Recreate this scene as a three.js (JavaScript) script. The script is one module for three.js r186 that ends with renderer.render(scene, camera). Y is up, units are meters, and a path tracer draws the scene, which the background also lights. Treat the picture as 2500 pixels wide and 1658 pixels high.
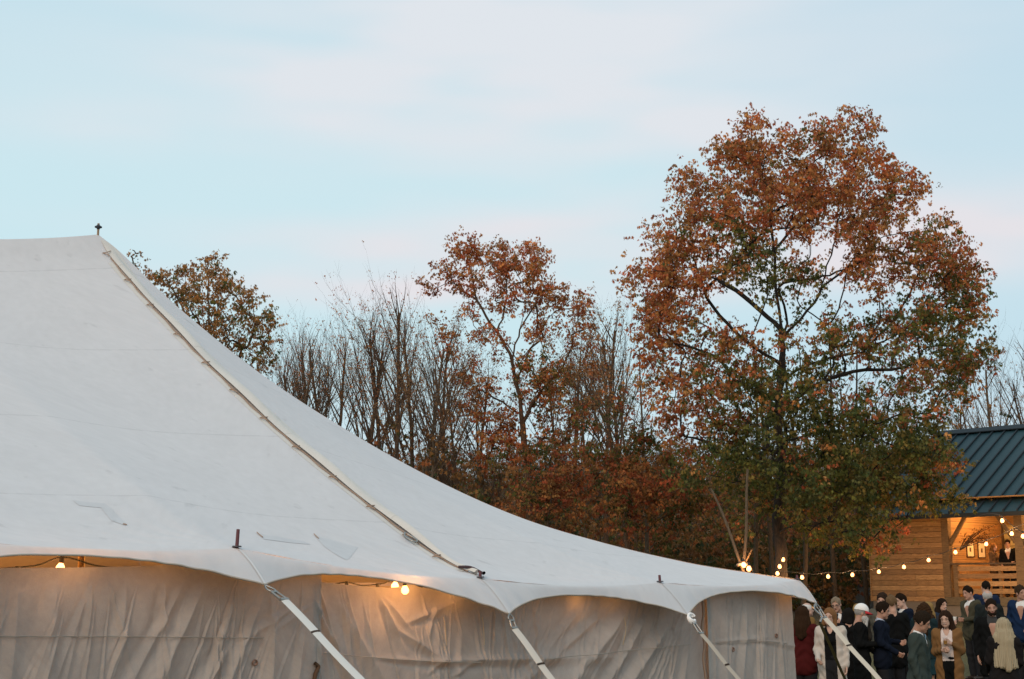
import * as THREE from 'three';
import { mergeGeometries } from 'three/addons/utils/BufferGeometryUtils.js';
import { ImprovedNoise } from 'three/addons/math/ImprovedNoise.js';

// ---------------------------------------------------------------- camera, sky, sun, exposure
const EYE = 2.15, FOCAL = 3472, PITCH = Math.atan((1428 - 829) / FOCAL);
const scene = new THREE.Scene();
const camera = new THREE.PerspectiveCamera(2 * Math.atan(829 / FOCAL) * 180 / Math.PI, 2500 / 1658, 0.1, 900);
camera.position.set(0, EYE, 0);
camera.rotation.set(PITCH, 0, 0);
scene.add(camera);

const perlin = new ImprovedNoise();
const noise = (x, y, z = 0) => perlin.noise(x, y, z);
const fbm = (x, y, z = 0, n = 4) => { let a = 0.5, s = 0; for (let i = 0; i < n; i++) { s += a * noise(x, y, z); x = x * 2.03 + 7.1; y = y * 2.03 + 3.7; z = z * 2.03 + 1.3; a *= 0.5; } return s; };
const srgb = (r, g, b) => [r, g, b].map(c => { c /= 255; return c <= 0.04045 ? c / 12.92 : ((c + 0.055) / 1.055) ** 2.4; });
const clamp = (x, a = 0, b = 1) => Math.min(b, Math.max(a, x));
const smooth = (a, b, x) => { const t = clamp((x - a) / (b - a)); return t * t * (3 - 2 * t); };
const lerp = (a, b, t) => a + (b - a) * t;

{
  const W = 2048, H = 1024, data = new Float32Array(W * H * 4);
  const cyan = srgb(203, 231, 239), blue = srgb(194, 220, 234), lav = srgb(226, 230, 236), pink = srgb(233, 226, 230), low = srgb(212, 216, 226);
  // soft high cloud veils: azimuth, elevation, width, height (degrees), tilt, strength, pinkness
  const veils = [[-1, 23, 9, 3, 0.1, 1, 0], [3, 18, 8, 2, -0.12, 0.9, 0.15], [-4, 13.2, 7, 0.7, -0.04, 0.75, 0.9], [2, 14.3, 5, 0.6, -0.05, 0.6, 0.7],
    [17, 13.4, 8, 1.2, 0.03, 0.9, 0.9], [-15, 18, 5, 0.7, -0.05, 0.35, 0.2], [-7, 11.8, 6, 0.5, 0.02, 0.8, 1], [8, 12, 6, 0.6, 0, 0.6, 0.9], [16, 20.5, 4, 1.5, 0.2, 0.25, 0]];
  for (let j = 0; j < H; j++) {
    const el = ((j + 0.5) / H - 0.5) * 180;
    for (let i = 0; i < W; i++) {
      const th = ((i + 0.5) / W - 0.5) * 2 * Math.PI, x = Math.cos(th), z = Math.sin(th);
      const az = Math.atan2(x, -z) * 180 / Math.PI;
      const ce = Math.cos(el * Math.PI / 180), se = Math.sin(el * Math.PI / 180);
      const n = fbm(x * ce * 2.2 + 4, se * 9, z * ce * 2.2, 4), m = fbm(x * ce * 6, se * 30 + 9, z * ce * 6, 3);
      let veil = 0, rosy = 0;
      for (const [a, e, w, h, t, s, p] of veils) {
        const dx = az - a, dy = el - e - t * dx + n * 1.6;
        const g = s * Math.exp(-0.5 * (dx * dx / w / w + dy * dy / h / h));
        veil += g; rosy += g * p;
      }
      const away = smooth(18, 40, Math.abs(az)) + smooth(24, 40, el);
      veil += 0.55 * clamp(away) * smooth(-0.15, 0.35, n + 0.4 * m);
      rosy += clamp(away) * 0.5 * smooth(26, 6, el) * smooth(-0.1, 0.3, n);
      veil = clamp(veil * (0.9 + 1.5 * m + 0.5 * n)); rosy = clamp(rosy);
      const up = clamp(smooth(14, 26, el) * 0.75 + smooth(2, 16, az) * 0.6);
      const haze = smooth(9, 1, el);
      for (let c = 0; c < 3; c++) {
        let v = lerp(cyan[c], blue[c], up);
        v = lerp(v, lerp(lav[c], pink[c], rosy), veil * 0.92);
        v = lerp(v, low[c], haze * 0.6);
        if (el < 0) v = 0.16 * [0.9, 0.85, 0.7][c];
        data[(j * W + i) * 4 + c] = v;
      }
      data[(j * W + i) * 4 + 3] = 1;
    }
  }
  const sky = new THREE.DataTexture(data, W, H, THREE.RGBAFormat, THREE.FloatType);
  sky.mapping = THREE.EquirectangularReflectionMapping; sky.magFilter = THREE.LinearFilter; sky.minFilter = THREE.LinearFilter; sky.needsUpdate = true;
  scene.background = sky; scene.environment = sky;
}
const sun = new THREE.DirectionalLight(new THREE.Color(1, 0.75, 0.54), 1.5);   // the glow left in the west after sunset
sun.position.set(-26, 46, 48); sun.target.position.set(2, 0, -24);
sun.castShadow = true; sun.shadow.radius = 50; sun.shadow.mapSize.set(4096, 4096);
Object.assign(sun.shadow.camera, { left: -70, right: 70, top: 50, bottom: -30, near: 1, far: 260 });
scene.add(sun, sun.target);

const renderer = new THREE.WebGLRenderer({ antialias: true });
renderer.setSize(1024, 679);
renderer.toneMapping = THREE.LinearToneMapping;
renderer.toneMappingExposure = 1.0;
renderer.shadowMap.enabled = true;

// ---------------------------------------------------------------- helpers
let seed = 12345;
const rnd = () => { seed = (seed * 1664525 + 1013904223) >>> 0; return seed / 4294967296; };
const rr = (a, b) => a + (b - a) * rnd();
const gauss = () => (rnd() + rnd() + rnd() + rnd() - 2) * 1.2;
const V = (x, y, z) => new THREE.Vector3(x, y, z);
const rgb = (r, g, b) => new THREE.Color().setRGB(r, g, b);
function std(color, roughness = 0.8, extra = {}) { return new THREE.MeshStandardMaterial({ color: Array.isArray(color) ? rgb(...color) : color, roughness, side: THREE.DoubleSide, ...extra }); }
function phys(color, roughness, extra) { return new THREE.MeshPhysicalMaterial({ color: Array.isArray(color) ? rgb(...color) : color, roughness, side: THREE.DoubleSide, ...extra }); }
const used = new Map();
function numbered(name) { const n = used.get(name) || 0; used.set(name, n + 1); return n ? `${name}_${String(n).padStart(3, '0')}` : name; }
function shade(o) { o.traverse(c => { if (c.isMesh) { c.castShadow = true; c.receiveShadow = true; } }); return o; }
function thing(name, label, category, group, pos) {
  const o = new THREE.Group(); o.name = numbered(name); o.userData = { label, category }; if (group) o.userData.group = group;
  if (pos) o.position.copy(pos);
  scene.add(o); return o;
}
function part(name, geo, mat, parent, label) {
  const m = new THREE.Mesh(geo, mat); m.name = name; m.castShadow = m.receiveShadow = true;
  if (label) m.userData.label = label;
  if (parent) parent.add(m); return m;
}
function single(name, geo, mat, label, category, group) { const m = part(numbered(name), geo, mat, scene); m.userData = { label, category }; if (group) m.userData.group = group; return m; }
function structure(name, geo, mat) { const m = part(name, geo, mat, scene); m.userData = { kind: 'structure' }; return m; }
// a pixel (of a 2364 wide print) as a direction: x and height per metre of depth
function ray(x, y) {
  const a = (x * 1.0575 - 1250) / FOCAL, b = -(y * 1.0575 - 829) / FOCAL, c = Math.cos(PITCH), s = Math.sin(PITCH), d = c - b * s;
  return { k: a / d, e: (b * c + s) / d };
}
const at = (x, y, Z) => { const r = ray(x, y); return V(r.k * Z, EYE + r.e * Z, -Z); };
function box(w, h, d, x = 0, y = 0, z = 0) { const g = new THREE.BoxGeometry(w, h, d); g.translate(x, y, z); return g; }
function tube(points, r, seg = 0, sides = 6) { return new THREE.TubeGeometry(new THREE.CatmullRomCurve3(points), seg || points.length * 3, r, sides, false); }
function bar(a, b, r0, r1 = r0, sides = 7) {
  const d = b.clone().sub(a), g = new THREE.CylinderGeometry(r1, r0, d.length(), sides, 1);
  g.translate(0, d.length() / 2, 0); g.applyQuaternion(new THREE.Quaternion().setFromUnitVectors(V(0, 1, 0), d.normalize())); g.translate(a.x, a.y, a.z); return g;
}
function table(pts) { // smooth monotone-ish interpolation
  const n = pts.length, m = pts.map((p, i) => { const a = pts[Math.max(0, i - 1)], b = pts[Math.min(n - 1, i + 1)]; return (b[1] - a[1]) / (b[0] - a[0]); });
  return x => {
    let i = 0; while (i < n - 2 && x > pts[i + 1][0]) i++;
    const [x0, y0] = pts[i], [x1, y1] = pts[i + 1], h = x1 - x0, t = clamp((x - x0) / h, -0.3, 1.3), t2 = t * t, t3 = t2 * t;
    return y0 * (2 * t3 - 3 * t2 + 1) + h * m[i] * (t3 - 2 * t2 + t) + y1 * (3 * t2 - 2 * t3) + h * m[i + 1] * (t3 - t2);
  };
}
function gridGeo(nu, nv, f, uvf) { // f(u, v) -> Vector3
  const p = [], uv = [], ix = [];
  for (let j = 0; j <= nv; j++) for (let i = 0; i <= nu; i++) { const q = f(i / nu, j / nv); p.push(q.x, q.y, q.z); const w = uvf ? uvf(i / nu, j / nv, q) : [q.x, q.y]; uv.push(w[0], w[1]); }
  for (let j = 0; j < nv; j++) for (let i = 0; i < nu; i++) { const a = j * (nu + 1) + i, b = a + 1, c = a + nu + 1, d = c + 1; ix.push(a, b, d, a, d, c); }
  const g = new THREE.BufferGeometry(); g.setAttribute('position', new THREE.Float32BufferAttribute(p, 3)); g.setAttribute('uv', new THREE.Float32BufferAttribute(uv, 2)); g.setIndex(ix); g.computeVertexNormals(); return g;
}
function noiseTex(w, h, f, color = true) {
  const d = new Uint8Array(w * h * 4);
  for (let j = 0; j < h; j++) for (let i = 0; i < w; i++) { const v = f(i / w, j / h), k = (j * w + i) * 4; for (let c = 0; c < 3; c++) d[k + c] = clamp(Array.isArray(v) ? v[c] : v) * 255; d[k + 3] = 255; }
  const t = new THREE.DataTexture(d, w, h); t.wrapS = t.wrapT = THREE.RepeatWrapping; t.magFilter = THREE.LinearFilter; t.minFilter = THREE.LinearFilter;
  if (color) t.colorSpace = THREE.SRGBColorSpace; t.needsUpdate = true; return t;
}
// tiling noise over the unit square
const tile = (u, v, fx, fy, o = 0) => { const a = u * 2 * Math.PI, b = v * 2 * Math.PI; return fbm(Math.cos(a) * fx + o, Math.sin(a) * fx + Math.cos(b) * fy, Math.sin(b) * fy + o, 4); };
// naive surface nets over a signed distance function
function nets(sdf, lo, hi, cell) {
  const n = [0, 1, 2].map(k => Math.ceil((hi[k] - lo[k]) / cell) + 1), [nx, ny, nz] = n, val = new Float32Array(nx * ny * nz);
  for (let k = 0, q = 0; k < nz; k++) for (let j = 0; j < ny; j++) for (let i = 0; i < nx; i++, q++) val[q] = sdf(lo[0] + i * cell, lo[1] + j * cell, lo[2] + k * cell);
  const id = new Int32Array(nx * ny * nz).fill(-1), pos = [], idx = [], at_ = (i, j, k) => (k * ny + j) * nx + i;
  for (let k = 0; k < nz - 1; k++) for (let j = 0; j < ny - 1; j++) for (let i = 0; i < nx - 1; i++) {
    let mask = 0; const c = [];
    for (let b = 0; b < 8; b++) { const v = val[at_(i + (b & 1), j + (b >> 1 & 1), k + (b >> 2))]; c.push(v); if (v < 0) mask |= 1 << b; }
    if (mask === 0 || mask === 255) continue;
    let x = 0, y = 0, z = 0, m = 0;
    for (let a = 0; a < 8; a++) for (const d of [1, 2, 4]) { const b = a | d; if (b === a) continue; if ((c[a] < 0) === (c[b] < 0)) continue; const t = c[a] / (c[a] - c[b]); x += (a & 1) + (d === 1 ? t : 0); y += (a >> 1 & 1) + (d === 2 ? t : 0); z += (a >> 2) + (d === 4 ? t : 0); m++; }
    id[at_(i, j, k)] = pos.length / 3; pos.push(lo[0] + (i + x / m) * cell, lo[1] + (j + y / m) * cell, lo[2] + (k + z / m) * cell);
  }
  for (let k = 1; k < nz - 1; k++) for (let j = 1; j < ny - 1; j++) for (let i = 1; i < nx - 1; i++) {
    const s = val[at_(i, j, k)] < 0;
    const quad = (o, p, q2) => { const a = id[at_(i, j, k)], b = id[at_(i - p[0], j - p[1], k - p[2])], c = id[at_(i - p[0] - q2[0], j - p[1] - q2[1], k - p[2] - q2[2])], d = id[at_(i - q2[0], j - q2[1], k - q2[2])]; if (a < 0 || b < 0 || c < 0 || d < 0) return; if (s) idx.push(a, b, c, a, c, d); else idx.push(a, c, b, a, d, c); };
    if (s !== (val[at_(i + 1, j, k)] < 0)) quad(0, [0, 1, 0], [0, 0, 1]);
    if (s !== (val[at_(i, j + 1, k)] < 0)) quad(0, [0, 0, 1], [1, 0, 0]);
    if (s !== (val[at_(i, j, k + 1)] < 0)) quad(0, [1, 0, 0], [0, 1, 0]);
  }
  const g = new THREE.BufferGeometry(); g.setAttribute('position', new THREE.Float32BufferAttribute(pos, 3)); g.setIndex(idx);
  const nor = new Float32Array(pos.length), e = cell * 0.5;
  for (let q = 0; q < pos.length; q += 3) { const [x, y, z] = [pos[q], pos[q + 1], pos[q + 2]]; const a = sdf(x + e, y, z) - sdf(x - e, y, z), b = sdf(x, y + e, z) - sdf(x, y - e, z), c = sdf(x, y, z + e) - sdf(x, y, z - e), l = Math.hypot(a, b, c) || 1; nor[q] = a / l; nor[q + 1] = b / l; nor[q + 2] = c / l; }
  g.setAttribute('normal', new THREE.BufferAttribute(nor, 3)); return g;
}
const smin = (a, b, k) => { const h = Math.max(k - Math.abs(a - b), 0) / k; return Math.min(a, b) - h * h * k * 0.25; };
const smax = (a, b, k) => -smin(-a, -b, k);
function bones(list, k) { // [ax, ay, az, bx, by, bz, ra, rb]
  const B = list.map(b => { const d = [b[3] - b[0], b[4] - b[1], b[5] - b[2]]; return [...b, ...d, 1 / Math.max(1e-9, d[0] * d[0] + d[1] * d[1] + d[2] * d[2])]; });
  return (x, y, z) => {
    let r = 1e3;
    for (const b of B) {
      const px = x - b[0], py = y - b[1], pz = z - b[2], t = Math.min(1, Math.max(0, (px * b[8] + py * b[9] + pz * b[10]) * b[11]));
      const dx = px - b[8] * t, dy = py - b[9] * t, dz = pz - b[10] * t, d = Math.sqrt(dx * dx + dy * dy + dz * dz) - b[6] - (b[7] - b[6]) * t;
      r = r > 100 ? d : smin(r, d, k);
    }
    return r;
  };
}
const ell = (x, y, z, cx, cy, cz, a, b, c) => { const u = (x - cx) / a, v = (y - cy) / b, w = (z - cz) / c, l = Math.sqrt(u * u + v * v + w * w); return (l - 1) * Math.min(a, b, c); };

// ---------------------------------------------------------------- ground
function groundY(x, z) {
  const d = -z, far = Math.max(0, d - 13);
  let y = 0.0011 * Math.min(far, 45) ** 2 + Math.max(0, far - 45) * 0.045;
  y += 0.16 * smooth(1, -6, x) * smooth(26, 8, d);
  y += Math.max(0, Math.min(d, 330) - 110) * 0.05;
  return y + 0.05 * noise(x * 0.12, z * 0.12, 3);
}
{
  const n = 180, p = [], c = [], uv = [], ix = [];
  const q = t => Math.sign(t) * (Math.abs(t) * 30 + Math.abs(t) ** 5 * 420);
  for (let j = 0; j <= n; j++) for (let i = 0; i <= n; i++) {
    const x = q(i / n * 2 - 1), z = q(j / n * 2 - 1) - 20, y = groundY(x, z);
    p.push(x, y, z); uv.push(x / 3, z / 3);
    const wood = smooth(40, 50, -z + 2 * noise(x * 0.2, z * 0.2)), k = 0.8 + 0.5 * fbm(x * 0.5, z * 0.5, 8);
    c.push(lerp(0.075, 0.062, wood) * k, lerp(0.078, 0.04, wood) * k, lerp(0.026, 0.022, wood) * k);
  }
  for (let j = 0; j < n; j++) for (let i = 0; i < n; i++) { const a = j * (n + 1) + i, b = a + 1, e = a + n + 1, d = e + 1; ix.push(a, e, d, a, d, b); }
  const g = new THREE.BufferGeometry(); g.setAttribute('position', new THREE.Float32BufferAttribute(p, 3)); g.setAttribute('color', new THREE.Float32BufferAttribute(c, 3)); g.setAttribute('uv', new THREE.Float32BufferAttribute(uv, 2)); g.setIndex(ix); g.computeVertexNormals();
  const bump = noiseTex(256, 256, (u, v) => 0.5 + 0.9 * tile(u, v, 9, 9), false);
  structure('ground', g, std([1, 1, 1], 1, { vertexColors: true, bumpMap: bump, bumpScale: 0.06 }));
}
// ---------------------------------------------------------------- tent
const TA = 47.5 * Math.PI / 180, CA = Math.cos(TA), SA = Math.sin(TA), TX = -4.748, TZ = 15.865, R = 6.1, BAY = 2.44, END = 4.88, MID = -7.32;
const T = (s, t, h) => V(TX + s * CA + t * SA, h, -(TZ + s * SA - t * CA));
function onT(t, x, y) { const r = ray(x, y), k = r.k, s = (k * (TZ - t * CA) - TX - t * SA) / (CA - k * SA), Z = TZ + s * SA - t * CA; return { s, h: EYE + r.e * Z }; }
function onS(s, x, y) { const r = ray(x, y), k = r.k, t = (k * (TZ + s * SA) - TX - s * CA) / (SA + k * CA), Z = TZ + s * SA - t * CA; return { t, h: EYE + r.e * Z }; }
const hLace = table([[0, 3.96], [0.04, 3.68], [0.117, 3.305], [0.28, 2.577], [0.445, 1.893], [0.61, 1.26], [0.783, 0.66], [0.921, 0.216], [1, 0.05]]);
const hHip = table([[0, 3.96], [0.033, 3.76], [0.117, 3.144], [0.247, 2.336], [0.374, 1.69], [0.498, 1.15], [0.62, 0.725], [0.74, 0.44], [0.858, 0.228], [0.94, 0.125], [1, 0.06]]);
const poleH = [[-12.2, 0.3], [-9.76, 0.32], [-7.32, 0.33], [-4.88, 0.29], [-2.44, 0.25], [0, 0.05], [2.44, 0.02], [4.88, 0.05]];
const tipH = [[-12.2, 0.06], [-9.76, 0.08], [-7.32, 0.08], [-4.88, 0.06], [-2.44, 0.0], [0, -0.225], [2.44, -0.272], [4.88, -0.188]];
const midRise = [0.1, 0.1, 0.12, 0.15, 0.165, 0.16, 0.165];
function bayOf(s) { const i = Math.min(6, Math.max(0, Math.floor((s + 12.2) / BAY - 1e-9))); return [i, clamp((s + 12.2) / BAY - i)]; }
function eaveH(s) { const [i, x] = bayOf(s); return EYE + lerp(poleH[i][1], poleH[i + 1][1], x) - 0.045 * 4 * x * (1 - x); }
function edgeAt(s) { // scalloped outer edge: how far out, how high
  const [i, x] = bayOf(s), q = Math.abs(2 * x - 1);
  return { out: (0.06 + 0.25 * q ** 2.4) * lerp(1, 0.65, smooth(4.2, 4.88, s)), h: EYE + lerp(tipH[i][1], tipH[i + 1][1], x) + midRise[i] * (1 - q ** 2.3) };
}
const ridgeH = s => { const x = clamp(-s / -MID), y = -s; return EYE + 3.96 - 0.5 * 4 * x * (1 - x); };
function wrinkle(s, t) { let pull = 0; for (const p of [-7.32, -4.88, -2.44, 0, 2.44, 4.88]) { const dx = s - p, dy = R - t, r = Math.hypot(dx, dy); if (r < 2) pull += 0.007 * Math.exp(-r / 0.7) * smooth(0.03, 0.25, r) * Math.cos(Math.atan2(dy, dx) * 19 + 2 * noise(r * 3, p)); }
  return pull + 0.0025 * fbm(s * 0.6, t * 0.4, 2, 2) + 0.003 * smooth(4.2, 6, t) * fbm(s * 2.5 + t * 0.6, t * 6, 5, 3); }
function endPt(k, rho, side) { // the side face of an end section: k = 0 at the lacing, 1 at the hip
  const s = k * END * rho, t = R * rho, e = eaveH(END * k) - EYE;
  let h = EYE + lerp(hLace(rho), hHip(rho), k) + rho ** 3 * (e - lerp(0.05, 0.06, k));
  h += wrinkle(s, t) * rho;
  return T(s, t, h);
}
function midPt(s, rho) {
  const e = eaveH(s), g = (hLace(rho) - 0.05) / 3.91;
  return T(s, R * rho, e + (ridgeH(s) - e) * g + wrinkle(s, R * rho) * rho);
}
const flip = (p) => { // mirror across the ridge
  const dx = p.x - TX, dz = -p.z - TZ, s = dx * CA + dz * SA, t = dx * SA - dz * CA; return T(s, -t, p.y);
};
const flipEnd = (p) => { const dx = p.x - TX, dz = -p.z - TZ, s = dx * CA + dz * SA, t = dx * SA - dz * CA; return T(MID - s, t, p.y); };
function mapGeo(g, f) { const a = g.attributes.position; for (let i = 0; i < a.count; i++) { const q = f(V(a.getX(i), a.getY(i), a.getZ(i))); a.setXYZ(i, q.x, q.y, q.z); } g.computeVertexNormals(); return g; }
const canvasTex = noiseTex(512, 512, (u, v) => { const d = 0.95 + 0.025 * tile(u, v, 1.6, 1.6, 4) + 0.03 * tile(u, v, 9, 9, 2) - 0.06 * smooth(0.28, 0.5, tile(u, v, 4, 4, 12)) - ([0.1, 0.43, 0.77].some(q => Math.abs(v - q - 0.004 * Math.sin(u * 12.566)) < 0.0016) ? 0.05 : 0); return [d, d * 0.995, d * 0.985]; });
const weave = noiseTex(256, 256, (u, v) => 0.5 + 0.5 * tile(u, v, 22, 22, 1), false);
canvasTex.repeat.set(0.22, 0.22);
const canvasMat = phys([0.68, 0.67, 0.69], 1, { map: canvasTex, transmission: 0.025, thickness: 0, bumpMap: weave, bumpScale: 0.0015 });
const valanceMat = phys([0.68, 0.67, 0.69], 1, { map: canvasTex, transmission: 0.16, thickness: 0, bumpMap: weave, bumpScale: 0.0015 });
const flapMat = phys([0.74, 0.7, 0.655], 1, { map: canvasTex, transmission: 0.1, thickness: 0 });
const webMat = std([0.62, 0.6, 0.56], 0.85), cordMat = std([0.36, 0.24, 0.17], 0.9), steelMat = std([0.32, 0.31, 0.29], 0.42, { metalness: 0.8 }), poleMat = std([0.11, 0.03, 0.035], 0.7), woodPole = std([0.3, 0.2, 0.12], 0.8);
const tent = thing('tent', 'large white canvas event tent with scalloped eave, laced roof seam and grey side walls', 'tent', null, V(0, 0, 0));

const uvTent = (u, v, q) => [(q.x - TX) * CA + (-q.z - TZ) * SA, (q.x - TX) * SA - (-q.z - TZ) * CA];
function skirtPt(s, v, corner = 0) {
  const e = edgeAt(s), ev = eaveH(s);
  const out = e.out * v, h = lerp(ev, e.h, v) + 0.02 * Math.sin(Math.PI * v);
  const [i, x] = bayOf(s), rip = 0.006 * v * Math.sin(s * 23 + 3 * Math.sin(s * 4)) * (0.4 + 0.6 * Math.abs(2 * x - 1));
  return T(s + corner * v, R + out + rip, h + rip * 0.5);
}
{ // end section, near end (right) and far end (left), each with its side faces, its end face and its skirts
  const side = gridGeo(120, 150, (u, v) => endPt(u, Math.max(0.0005, v)), uvTent);
  const skirt = gridGeo(200, 10, (u, v) => skirtPt(u * END, v, 0), uvTent);
  const face = gridGeo(60, 60, (u, v) => { const rho = Math.max(0.0005, v), k = u * 2 - 1, w = 4 * (1 - Math.abs(k)); return T(END * rho, R * k * rho, EYE + hHip(rho) + rho ** 3 * -0.03 * Math.min(1, w)); }, uvTent);
  const faceSkirt = gridGeo(200, 8, (u, v) => {
    const t = (u * 2 - 1) * R, x5 = u * 5, x = x5 - Math.floor(Math.min(4.999, x5)), q = Math.abs(2 * x - 1), cor = smooth(0.93, 1, Math.abs(u * 2 - 1));
    const ev = EYE + 0.06 - 0.03 * Math.min(1, 4 * (1 - Math.abs(u * 2 - 1))), tip = EYE - 0.188, eh = tip + 0.16 * (1 - q ** 2.3);
    return T(END + (0.06 + 0.13 * q ** 2.4) * v * (1 - cor), t + Math.sign(t) * cor * v * 0.2, lerp(ev, eh, v));
  }, uvTent);
  const g = mergeGeometries([side, mapGeo(side.clone(), flip), face]), k = mergeGeometries([skirt, mapGeo(skirt.clone(), flip), faceSkirt]);
  part('valance', k, valanceMat, tent); part('valance', mapGeo(k.clone(), flipEnd), valanceMat, tent);
  part('canopy_end', g, canvasMat, tent);
  part('canopy_end', mapGeo(g.clone(), flipEnd), canvasMat, tent);
  const mid = gridGeo(160, 150, (u, v) => midPt(MID * (1 - u), v), uvTent), msk = gridGeo(300, 10, (u, v) => skirtPt(MID * (1 - u), v), uvTent);
  part('canopy_middle', mergeGeometries([mid, mapGeo(mid.clone(), flip)]), canvasMat, tent);
  part('valance', msk, valanceMat, tent); part('valance', mapGeo(msk.clone(), flip), valanceMat, tent);
}
// hem rope along the scalloped edge
{
  const pts = []; for (let i = 0; i <= 300; i++) pts.push(skirtPt(lerp(MID, END - 0.001, i / 300), 1, 0));
  part('hem', new THREE.TubeGeometry(new THREE.CatmullRomCurve3(pts), 900, 0.007, 5), std([0.42, 0.36, 0.3], 0.9), tent);
}
// rain flap over the lacing, the cord and its loops
{
  const norm = V(0, 0.8, 0).add(V(SA, 0, CA).multiplyScalar(0.55)).normalize();
  const onRoof = (s, rho) => s >= 0 ? endPt(Math.min(1, s / (END * Math.max(rho, 0.02))), rho) : midPt(s, rho);
  const flap = gridGeo(10, 160, (u, v) => {
    const rho = lerp(0.012, 0.985, v), w = lerp(0.11, 0.32, Math.sin(Math.PI * Math.min(1, v * 1.08)) ** 0.7) * (v > 0.93 ? lerp(1, 0.55, (v - 0.93) / 0.07) : 1), s = Math.min(u * w, END * rho * 0.9);
    const lift = 0.055 * Math.sin(Math.PI * Math.min(1, u * 1.15 + 0.12)) * Math.min(1, v * 8) + 0.006;
    return onRoof(s, rho).addScaledVector(norm, lift * (1 + 0.25 * Math.sin(v * 31)));
  }, uvTent);
  part('rain_flap', flap, flapMat, tent);
  const hem = gridGeo(3, 120, (u, v) => onRoof(-0.012 - 0.06 * u, lerp(0.06, 0.97, v)).addScaledVector(norm, 0.0025), uvTent);
  part('lacing_hem', hem, flapMat, tent);
  const cord = []; for (let i = 0; i <= 60; i++) { const v = lerp(0.05, 0.975, i / 60); cord.push(onRoof(-0.012 + 0.008 * Math.sin(i * 1.7), v).addScaledVector(norm, 0.012)); }
  part('lacing_cord', new THREE.TubeGeometry(new THREE.CatmullRomCurve3(cord), 240, 0.005, 5), cordMat, tent);
  for (const rho of [0.04, 0.117, 0.193, 0.28, 0.365, 0.445, 0.527, 0.61, 0.698, 0.783, 0.86, 0.921]) {
    const a = onRoof(0.03, rho - 0.004).addScaledVector(norm, 0.03), b = onRoof(-0.05, rho).addScaledVector(norm, 0.035), c = onRoof(-0.07, rho - 0.004).addScaledVector(norm, 0.012), d = onRoof(-0.03, rho + 0.008).addScaledVector(norm, 0.025);
    part('lacing_loop', tube([a, b, c, b.clone().lerp(d, 0.5), d], 0.005, 12, 5), cordMat, tent);
  }
  // a bundle of strap and a buckle where the lacing ends
  const bend = [onRoof(-0.05, 0.962), onRoof(0.02, 0.972), onRoof(0.09, 0.985), onRoof(0.03, 0.996)].map((p, i) => p.addScaledVector(norm, 0.03 + 0.02 * (i % 2)));
  part('lacing_knot', tube(bend, 0.013, 18, 6), std([0.06, 0.035, 0.04], 0.9), tent);
  part('buckle', tube([onRoof(-0.05, 0.856), onRoof(-0.11, 0.868), onRoof(-0.08, 0.882), onRoof(-0.02, 0.876), onRoof(-0.05, 0.856)].map(p => p.addScaledVector(norm, 0.03)), 0.009, 20, 5), steelMat, tent);
  // sewn seams and repair patches
  const patchMat = phys([0.645, 0.645, 0.67], 1, { transmission: 0.08, map: canvasTex });
  const rhoAt = (x, y) => { let best = 9, br = 0; for (let i = 0; i < 400; i++) { const rho = 0.4 + i / 400 * 0.6, o = onT(R * rho, x, y), h = (o.s >= 0 ? endPt(Math.min(1, o.s / (END * rho)), rho) : midPt(o.s, rho)).y; const d = Math.abs(h - o.h); if (d < best) { best = d; br = rho; } } return [onT(R * br, x, y).s, br]; };
  for (const [A, B, C, D] of [[[168, 1156], [240, 1163], [232, 1173], [182, 1168]], [[240, 1162], [262, 1178], [258, 1204], [232, 1172]], [[262, 1180], [290, 1208], [288, 1214], [258, 1203]], [[592, 1232], [700, 1250], [716, 1258], [610, 1246]], [[725, 1235], [826, 1264], [800, 1294], [748, 1262]]]) {
    const q = [A, B, C, D].map(p => rhoAt(...p)), L = (u, v, k) => lerp(lerp(q[0][k], q[1][k], u), lerp(q[3][k], q[2][k], u), v);
    part('repair_patch', gridGeo(14, 14, (u, v) => onRoof(L(u, v, 0), L(u, v, 1)).addScaledVector(norm, 0.0025), uvTent), patchMat, tent);
  }
  for (const [A, B] of [[[592, 1231], [606, 1242]], [[724, 1234], [735, 1245]], [[283, 1211], [292, 1214]]]) { const a = rhoAt(...A), b = rhoAt(...B); part('loose_thread', tube([0, 0.3, 0.6, 1].map(u => onRoof(lerp(a[0], b[0], u), lerp(a[1], b[1], u)).addScaledVector(norm, 0.008)), 0.004, 8, 4), cordMat, tent); }
}
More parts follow.
